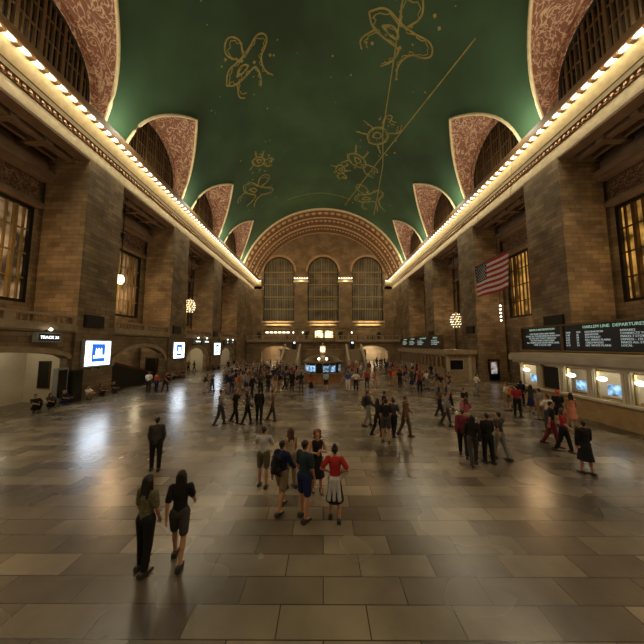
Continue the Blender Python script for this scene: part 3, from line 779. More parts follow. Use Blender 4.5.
# entrance signs over left passages
def track_sign(y, label, body, w_=.75):
    t = tag(empty('track_sign', (-18.1, y, 4.6), R(90)), label, 'sign', 'signs over the left passages')
    MB().box(-w_, w_, -.16, .16, -.32, .32).build('case', M['grey'], t)
    MB().box(-w_+.1, w_-.1, -.18, -.15, -.22, .22).build('face', M['black'], t)
    text(body, .26, M['texthot'], t, (0, -.19, .12), (R(90), 0, 0), 'lettering', 'CENTER')
    MB().tube([(0, 0, .32), (0, .2, .6)], .04).build('bracket', M['dark'], t)
    MB().ball((0, -.2, .52), .1).build('lamp', M['lampw'], t, smooth=True)
track_sign(17.0, 'dark box sign with lit lettering over the nearest left passage', 'TRACK 36')
track_sign(37.3, 'dark box sign over the left half of the bright arched passage', 'TRACKS 30')
track_sign(40.1, 'dark box sign over the right half of the bright arched passage', 'TRACKS 32')
track_sign(48.9, 'dark box sign over the near half of the farthest left passage', '25')
track_sign(51.6, 'dark box sign over the far half of the farthest left passage', '27')
# notice boards and doors in the left passages
for i, (y, z0, z1, hw, lb) in enumerate(((18.98, 1.0, 2.95, .42, 'dark framed notice board on the cream wall of the nearest passage'), (40.6, .2, 2.6, .5, 'dark notice board in the bright arched passage'))):
    o = tag(empty('notice_board', (-20.15, 18.98, 0) if i == 0 else (-21.55, y, 0), 0 if i == 0 else R(90)), lb, 'notice board', 'notice boards in the left passages')
    MB().box(-hw, hw, -.08, .02, z0, z1).build('frame', M['bronze'], o); MB().box(-hw+.08, hw-.08, -.1, -.07, z0+.08, z1-.08).build('panel', M['dark'], o)
d = struct(empty('door_1', (-20.2, 30.84, 0))); MB().box(-.6, .6, -.08, .03, 0, 2.5).build('leaf', M['dark'], d); MB().box(-.7, -.6, -.12, .03, 0, 2.6).box(.6, .7, -.12, .03, 0, 2.6).box(-.7, .7, -.12, .03, 2.5, 2.6).build('frame', M['bronze'], d)
point('stair_wall_lamp', (-20.3, 28.6, 3.9), 60, (1, .8, .5), .2)
d = struct(empty('door_2', (19.95, 30.84, 0)), 'narrow wooden door with lit glass in the second right pier')
MB().box(-.5, .5, -.06, .04, 0, 2.3).build('leaf', M['wood'], d); MB().box(-.33, .33, -.08, -.05, .75, 2.1).build('door_glass', emit('door_glass', (.9, .8, .75), .35, noise=2), d); MB().box(-.62, -.5, -.1, .04, 0, 2.42).box(.5, .62, -.1, .04, 0, 2.42).box(-.62, .62, -.1, .04, 2.3, 2.42).build('frame', M['dark'], d)
# stair down in the big left archway: sloping red handrail wall
stc = tag(empty('sloping_stair_rail', (-19.0, 23.1, 0)), 'dark sloping stair parapet with red handrail inside the wide left archway', 'railing')
rl = MB(); vs = []
for x in (-.35, -.05): vs += [(x, 0, 0), (x, 0, 2.6), (x, 6.2, .9), (x, 6.2, 0)]
rl.add(vs, [(0,1,2,3),(7,6,5,4),(0,4,5,1),(1,5,6,2),(2,6,7,3)]); rl.build('parapet', M['dark'], stc)
MB().tube([(-.0, 0, 2.75), (-.0, 6.2, 1.05)], .06).tube([(-.3, 0, 2.75), (-.3, 6.2, 1.05)], .06).build('handrail', mat('red_rail', (.14, .03, .02), .35), stc)
# black kiosk cabinets beside the first pier
for i, (y, h, lb) in enumerate(((18.2, 2.5, 'tall dark cabinet standing against the left wall before the nearest pier'), (19.1, 2.3, 'dark blue glass information cabinet below the nearest bright screen'))):
    o = tag(empty('cabinet', (-17.95 if i else -18.2, y, 0), R(90)), lb, 'cabinet')
    MB().box(-.38, .38, -.15, .14, 0, h).build('body', M['grey'] if i == 0 else M['dark'], o); MB().box(-.3, .3, -.17, -.14, .5, h-.12).build('door', M['glassdark'], o)

# ------------------------------------------------------------ chandeliers, flag
small_bulb = MB().ball((0, 0, 0), .07, n=8, m=6).mesh('bulb', M['lampc'], True)
def chandelier(x, y, z, sc, label, top=18.8):
    t = tag(empty('chandelier', (x, y, z)), label, 'chandelier', 'globe chandeliers in the aisles')
    f = MB(); B = []
    for k in range(6):
        zz = (-.85 + .34*k)*sc; r = math.sqrt(max(.05, 1-(zz/(1.05*sc))**2))*.68*sc
        f.tube([(r*math.cos(a*math.pi/10), r*math.sin(a*math.pi/10), zz) for a in range(21)], .03, 6, cap=False)
        n = 12 if 0 < k < 5 else 8
        for a in range(n - 2): B.append((r*1.04*math.cos(a*2*math.pi/(n-2) + k*.3), r*1.04*math.sin(a*2*math.pi/(n-2) + k*.3), zz))
    f.lathe([(.05, -1.05*sc), (.2, -.95*sc), (.08, -.8*sc), (.08, .9*sc), (.2, 1.0*sc), (.05, 1.2*sc)], n=10)
    f.build('frame', M['brass'], t)
    for p in B:
        q = bpy.data.objects.new('bulb', small_bulb); COL.objects.link(q); q.parent = t; q.location = p
    MB().tube([(0, 0, 1.1*sc), (0, 0, top-z)], .05, 6).lathe([(.05, 0), (.18, .1), (.18, .5), (.05, .6)], (0, 0, 4.2), 8).build('chain', M['dark'], t)
    point('chandelier_light', (x*.955, y, z), 70, (1, .78, .45), .08)
chandelier(-20, 38.6, 9.9, 1.0, 'glowing globe chandelier hanging between the second and third left piers')
chandelier(20, 39.0, 7.75, 1.1, 'glowing globe chandelier hanging between the second and third right piers')
chandelier(-20.2, 25.3, 10.6, .45, 'glowing chandelier hanging in the aisle just behind the nearest left pier')
pn = tag(empty('pendant_lamp', (20.3, 29.6, 7.6)), 'vertical string of small bulbs hanging before the second right pier', 'lamp')
MB().tube([(0, 0, -.7), (0, 0, 11.2)], .03, 6).build('cord', M['dark'], pn)
for k in range(5): MB().ball((0, 0, -.7+.42*k), .1).build('bulb', M['lampw'], pn, smooth=True)

fg = tag(empty('american_flag', (16.0, 0, 0)), 'large American flag hanging lengthwise before the second right pier', 'flag')
red = mat('flag_red', (.34, .02, .03), .8); wht = mat('flag_white', (.62, .56, .52), .8); nvy = mat('flag_blue', (.006, .009, .028), .8)
Y0, Y1, ZT, ZB = 26.85, 21.95, 12.25, 9.0
def fp(u, v_, o=0):
    x = .10*math.sin(u*9 + v_*2)*(.4+v_) + o; return (x, Y0 + (Y1-Y0)*u, ZT - (ZT-ZB)*v_ - .05*math.sin(u*math.pi))
cl = MB(); NU = 40
for i in range(13):
    for j in range(NU):
        u0, u1, v0, v1 = j/NU, (j+1)/NU, i/13, (i+1)/13
        c = 2 if (i < 7 and j < NU*.4) else (0 if i % 2 == 0 else 1)
        for o_ in (-.008, .008):
            cl.add([fp(u0, v0, o_), fp(u1, v0, o_), fp(u1, v1, o_), fp(u0, v1, o_)], [(0,1,2,3)], c)
cl.build('cloth', [red, wht, nvy], fg, fix=False)
stars = MB()
for r_ in range(9):
    for c_ in range(6 if r_ % 2 == 0 else 5):
        u = .4*((c_*2 + (1 if r_ % 2 == 0 else 2))/12); v_ = (r_+1)/10*7/13
        p = fp(u, v_, -.02); vs = []
        for k in range(10):
            a = math.pi/2 + k*math.pi/5; rr = .1 if k % 2 == 0 else .04
            vs.append((p[0], p[1] - rr*math.cos(a), p[2] + rr*math.sin(a)))
        stars.add(vs, [tuple(range(10))])
stars.build('stars', wht, fg, fix=False)
MB().tube([(0, Y0+.1, ZT+.05), (0, Y1-.1, ZT+.05)], .04).tube([(0, Y0, ZT), (.95, Y0, 21.0)], .012, 5).tube([(0, Y1, ZT), (.95, Y1, 21.0)], .012, 5).build('hanging_rod', M['bronze'], fg)

# ------------------------------------------------------------ people
PAL = {'light grey': (.42,.42,.43), 'olive': (.10,.085,.05), 'beige': (.36,.28,.20), 'khaki': (.22,.16,.09), 'navy': (.012,.018,.07), 'dark teal': (.018,.032,.045),
       'black': (.012,.011,.011), 'red': (.34,.025,.022), 'patterned olive': (.12,.11,.06), 'charcoal': (.045,.042,.04), 'maroon': (.14,.02,.03), 'grey': (.20,.19,.18),
       'dark red': (.26,.02,.025), 'brown': (.12,.07,.04), 'pale pink': (.50,.26,.27), 'dark pink': (.32,.08,.11), 'white': (.62,.58,.52), 'salmon': (.52,.20,.13),
       'rust red': (.30,.07,.03), 'pale blue': (.32,.40,.50), 'royal blue': (.03,.06,.32), 'crimson': (.42,.02,.05), 'orange': (.55,.16,.03), 'auburn': (.14,.04,.02), 'skin': (.42,.22,.13)}
PM = {}
def pmat(c):
    if c not in PM: PM[c] = mat('cloth_' + c.replace(' ', '_') if c != 'skin' else 'skin', PAL[c], .8 if c != 'skin' else .5, var=.45 if 'patterned' in c else .15, scale=25, spec=.2)
    return PM[c]
pmat('skin'); HAIR = {'black': mat('hair_black', (.012,.009,.007), .5), 'brown': mat('hair_brown', (.07,.035,.018), .5), 'auburn': mat('hair_auburn', (.13,.04,.018), .5), 'red': mat('cap_red', (.6,.03,.02), .7)}
SHOE = mat('dark_shoe', (.03,.027,.025), .5); EYE = mat('eye', (.01,.008,.006), .3)
def dirv(f, inw=0, s=1): return Vector((-s*math.sin(inw), -math.sin(f)*math.cos(inw), -math.cos(f)*math.cos(inw)))
# pose: (hip L, knee L, hip R, knee R, [arm forward, abduct, elbow, inward] x2)
POSES = {
 'stand': (R(4), R(3), R(-3), R(5), (R(2), R(9), R(14), R(8)), (R(6), R(8), R(20), R(10))),
 'walk': (R(15), R(5), R(-11), R(12), (R(-20), R(8), R(14), 0), (R(24), R(8), R(26), R(5))),
 'walk2': (R(-12), R(14), R(13), R(4), (R(22), R(9), R(30), R(5)), (R(-18), R(8), R(12), 0)),
 'photo': (R(4), R(4), R(-6), R(2), (R(32), R(14), R(95), R(38)), (R(32), R(14), R(95), R(38))),
 'hold': (R(3), R(5), R(-4), R(4), (R(8), R(16), R(105), R(42)), (R(10), R(16), R(88), R(50))),
 'hips': (R(5), R(3), R(-5), R(5), (R(-18), R(38), R(58), R(52)), (R(-14), R(38), R(55), R(52))),
 'sit': (R(138), R(158), R(126), R(150), (R(48), R(10), R(38), R(18)), (R(52), R(10), R(30), R(20)))}
def skeleton(pose):
    hl, kl, hr, kr, al, ar = POSES[pose]; J = {}
    for n, s, h, k in (('l', 1, hl, kl), ('r', -1, hr, kr)):
        hip = Vector((s*.095, 0, 0)); ab = Vector((s*.05, 0, 0))
        kn = hip + (dirv(h) + ab)*.43; an = kn + dirv(h-k)*.42
        J['hip'+n], J['knee'+n], J['ank'+n] = hip, kn, an
    low = min(J['ankl'].z, J['ankr'].z); dz = .085 - low
    for k in J: J[k] = J[k] + Vector((0, 0, dz))
    H = dz; J['pel'] = Vector((0, 0, H)); lean = -.02 if pose != 'sit' else .03
    J['chest'] = Vector((0, lean*.7, H+.38)); J['neck'] = Vector((0, lean, H+.55)); J['head'] = Vector((0, lean-.012, H+.70))
    for n, s, (f, ab, e, inw) in (('l', 1, al), ('r', -1, ar)):
        sh = J['neck'] + Vector((s*.175, .01, -.055))
        el = sh + Vector((s*math.sin(ab), -math.sin(f)*math.cos(ab), -math.cos(f)*math.cos(ab)))*.285
        d = dirv(f+e, inw, s).normalized(); wr = el + d*.245
        J['sh'+n], J['el'+n], J['wr'+n], J['hd'+n] = sh, el, wr, d
    return J
def cap(mb, a, ra, b, rb, sy=1):
    n = 12; a = Vector(a); b = Vector(b); k0 = len(mb.v)
    mb.ball(a, ra, n=n, m=8); mb.ball(b, rb, n=n, m=8)
    if (b-a).length > 1e-4: mb.tube([a, b], [ra*.985, rb*.985], n)
    if sy != 1:
        cy = (a.y+b.y)/2
        for i in range(k0, len(mb.v)):
            x, y, z = mb.v[i]; mb.v[i] = (x, cy + (y-cy)*sy, z)
def ell(mb, c, rx, ry, rz): mb.ball(c, rx, ry, rz, 14, 10)
def fuse(mb, name, vox, m):
    me = mb.mesh(name, m); o = bpy.data.objects.new('tmp', me); COL.objects.link(o)
    md = o.modifiers.new('r', 'REMESH'); md.mode = 'VOXEL'; md.voxel_size = vox; md.use_smooth_shade = True
    sm = o.modifiers.new('s', 'SMOOTH'); sm.factor = .5; sm.iterations = 2 if vox < .015 else 1
    dg = bpy.context.evaluated_depsgraph_get(); ev = o.evaluated_get(dg)
    out = bpy.data.meshes.new_from_object(ev); out.name = name
    bpy.data.objects.remove(o); bpy.data.meshes.remove(me)
    out.polygons.foreach_set('use_smooth', [True]*len(out.polygons))
    if not out.materials: out.materials.append(m)
    return out
PARTS = {}
def part_mesh(kind, pose, lod):
    key = (kind, pose, lod)
    if key in PARTS: return PARTS[key]
    J = skeleton(pose); mb = MB(); vox = (.0085, .018, .03)[lod]; g = .016 if lod < 2 else .022
    P, C, N, H = J['pel'], J['chest'], J['neck'], J['head']
    def torso(x):
        cap(mb, P+Vector((-.06, 0, .02)), .105+x, P+Vector((.06, 0, .02)), .105+x, .9)
        cap(mb, P+Vector((0, 0, .05)), .135+x, P.lerp(C, .6), .125+x, .76)
        cap(mb, P.lerp(C, .6), .128+x, C+Vector((0, 0, .02)), .15+x, .72)
        cap(mb, N+Vector((-.125, .01, -.075)), .062+x, N+Vector((.125, .01, -.075)), .062+x)
        cap(mb, C, .14+x, N+Vector((0, .01, -.05)), .075+x, .8)
    if kind == 'body':
        torso(0)
        cap(mb, N-Vector((0, 0, .04)), .058, H-Vector((0, -.01, .06)), .052)
        ell(mb, H+Vector((0, .012, .025)), .076, .095, .098); ell(mb, H+Vector((0, -.022, -.045)), .056, .064, .068)
        ell(mb, H+Vector((0, -.062, -.092)), .026, .024, .022)
        cap(mb, H+Vector((0, -.086, .012)), .010, H+Vector((0, -.104, -.022)), .016)
        cap(mb, H+Vector((-.02, -.086, -.055)), .009, H+Vector((.02, -.086, -.055)), .009)
        cap(mb, H+Vector((-.045, -.068, .035)), .015, H+Vector((.045, -.068, .035)), .015)
        for s in (-1, 1): ell(mb, H+Vector((s*.08, .01, -.008)), .014, .024, .034)
        for n, s in (('l', 1), ('r', -1)):
            cap(mb, J['hip'+n], .092, J['knee'+n], .056); cap(mb, J['knee'+n], .055, J['knee'+n].lerp(J['ank'+n], .35)+Vector((0, .012, 0)), .056); cap(mb, J['knee'+n].lerp(J['ank'+n], .3), .056, J['ank'+n], .037)
            cap(mb, J['ank'+n]+Vector((0, .03, -.035)), .036, J['ank'+n]+Vector((0, -.13, -.05)), .03)
            cap(mb, J['sh'+n], .055, J['el'+n], .042); cap(mb, J['el'+n], .042, J['wr'+n], .027)
            w, d = J['wr'+n], J['hd'+n]; side = d.cross(Vector((s, 0, 0))); side = side.normalized() if side.length > .1 else Vector((0, -1, 0)); pn = d.cross(side).normalized()
            cap(mb, w, .025, w+d*.04, .03)
            for q in (-.022, -.007, .008, .022): cap(mb, w+d*.03+side*q*.8, .016, w+d*.075+side*q, .013)
            if lod == 0:
                for q, L in ((-.031, .058), (-.0105, .072), (.0105, .076), (.031, .068)):
                    b0 = w+d*.08+side*q; b1 = b0+d*L*.5; b2 = b1+(d*.85+pn*s*.5).normalized()*L*.5
                    cap(mb, b0, .0095, b1, .009); cap(mb, b1, .009, b2, .008)
                cap(mb, w+d*.03+side*.025, .012, w+d*.06+side*.055, .011); cap(mb, w+d*.06+side*.055, .011, w+d*.09+side*.06, .009)
            else: cap(mb, w+d*.07, .028, w+d*.14, .02)
        m_ = pmat('skin')
    elif kind in ('tshirt', 'jacket', 'tank'):
        torso(g + (.012 if kind == 'jacket' else 0))
        if kind != 'tank':
            for n in 'lr':
                if kind == 'tshirt': cap(mb, J['sh'+n], .062+g, J['sh'+n].lerp(J['el'+n], .72), .056+g)
                else:
                    cap(mb, J['sh'+n], .064+g, J['el'+n], .05+g); cap(mb, J['el'+n], .05+g, J['el'+n].lerp(J['wr'+n], .95), .034+g)
        m_ = pmat('black')
    elif kind in ('trousers', 'shorts'):
        cap(mb, P+Vector((-.055, 0, .03)), .118+g, P+Vector((.055, 0, .03)), .118+g, .9)
        for n in 'lr':
            if kind == 'shorts': cap(mb, J['hip'+n], .10+g, J['hip'+n].lerp(J['knee'+n], .74), .078+g)
            else:
                cap(mb, J['hip'+n], .10+g, J['knee'+n], .064+g); cap(mb, J['knee'+n], .064+g, J['knee'+n].lerp(J['ank'+n], .92), .05+g)
        m_ = pmat('black')
    elif kind == 'skirt':
        f = (J['kneel'].y + J['kneer'].y)/2
        mb.lathe([(.128+g, .06), (.16+g, -.05), (.19, -.22), (.235, -.46), (.24, -.48)], (0, f*.3, P.z), 20, sy=.95)
        m_ = pmat('black')
    elif kind == 'shoe':
        raise KeyError
    elif kind in ('short', 'cap'):
        ell(mb, H+Vector((0, .026, .042)), .085, .094, .094); cap(mb, H+Vector((0, .06, 0)), .05, H+Vector((0, .055, -.05)), .038)
        if kind == 'cap': cap(mb, H+Vector((0, -.06, .06)), .05, H+Vector((0, -.13, .05)), .045, 1); ell(mb, H+Vector((0, .01, .06)), .092, .104, .084)
        m_ = HAIR['black']
    elif kind in ('long', 'curly', 'bun'):
        ell(mb, H+Vector((0, .03, .045)), .09, .098, .098)
        if kind == 'long':
            for x in (-.05, 0, .05): cap(mb, H+Vector((x, .055, .02)), .055, H+Vector((x*1.4, .095, -.26)), .034)
            for x in (-.078, .078): cap(mb, H+Vector((x, .01, .03)), .026, H+Vector((x*1.15, .0, -.16)), .02)
        elif kind == 'curly':
            rr = random.Random(4)
            for k in range(46):
                a = rr.uniform(-.3, math.pi+.3); z = rr.uniform(-.12, .12); q = .085+rr.uniform(0, .02)
                ell(mb, H+Vector((q*math.cos(a), .03+.085*math.sin(a), z+.01)), .034, .034, .034)
        else:
            cap(mb, H+Vector((0, .06, .0)), .05, H+Vector((0, .06, -.04)), .035); ell(mb, H+Vector((0, .07, .15)), .055, .055, .05)
        m_ = HAIR['black']
    PARTS[key] = fuse(mb, kind, vox, m_); return PARTS[key]
def simple_part(kind, pose, n=None):
    key = (kind, pose, n)
    if key in PARTS: return PARTS[key]
    J = skeleton(pose); mb = MB()
    if kind == 'shoe':
        a = J['ank'+n]; lift = a.z - .085
        pr = [(-.085, .0), (.10, .0), (.115, .03), (.10, .09), (.03, .10), (-.06, .055), (-.16, .045), (-.19, .02), (-.18, 0)]
        mb.add([(a.x+sx*(.045 if i not in (6, 7, 8) else .04), a.y+y*1.0, z+lift) for sx in (-1, 1) for i, (y, z) in enumerate([(p[0], p[1]) for p in pr])], [])
        k = len(pr); vs = [(a.x+sx*.046*(1 if i < 6 else .75), a.y+p[0], p[1]+lift) for sx in (-1, 1) for i, p in enumerate(pr)]
        mb = MB().add(vs, [(i, (i+1)%k, k+(i+1)%k, k+i) for i in range(k)] + [tuple(range(k)), tuple(range(2*k-1, k-1, -1))])
        PARTS[key] = mb.mesh('shoe', SHOE); return PARTS[key]
    H = J['head']
    mb.ball(H+Vector((n*.031, -.081, .008)), .011, n=8, m=6)
    PARTS[key] = mb.mesh('eyes', EYE, True); return PARTS[key]
def attach(name, me, parent, m=None):
    o = bpy.data.objects.new(name, me); COL.objects.link(o); o.parent = parent
    if m: o.material_slots[0].link = 'OBJECT'; o.material_slots[0].material = m
    return o
GR = {'dark crowd': 'people in the dark crowd at left', 'far left arch': 'people in the distant crowd', 'round booth': 'people around the round booth', 'right arch': 'people before the right far arch',
      'farther': 'people near the farther ticket booth', 'queue': 'people in the ticket queue', 'sitting': 'people sitting along the left wall'}
KN = {'tshirt': 't_shirt', 'jacket': 'jacket', 'tank': 'sleeveless_top', 'trousers': 'trousers', 'shorts': 'shorts', 'skirt': 'skirt'}
def person(x, y, pose, face, top, tk, bot, bk, hair, hc, label):
    lod = 0 if y < 17.5 else (1 if y < 34 else 2)
    if y < 9.7: lod = 0
    o = bpy.data.objects.new('person', part_mesh('body', pose, lod)); COL.objects.link(o)
    o.location = (x, y, 0); o.rotation_euler.z = R(face); sc = .95 + .09*random.random(); o.scale = (sc, sc, sc)
    if bk == 'skirt' or hair in ('long', 'bun', 'curly'): o.scale = (.92, .95, .95)
    tag(o, label, 'person', next((g for k, g in GR.items() if k in label), None))
    attach(KN[tk], part_mesh(tk, pose, lod), o, pmat(top)); attach(KN[bk], part_mesh(bk, pose, lod), o, pmat(bot))
    attach('cap' if hair == 'cap' else 'hair', part_mesh(hair, pose, lod), o, HAIR[hc])
    for n in 'lr': attach('shoe', simple_part('shoe', pose, n), o)
    if lod < 2:
        for q in (-1, 1): attach('eye', simple_part('eye', pose, q), o)
    return o
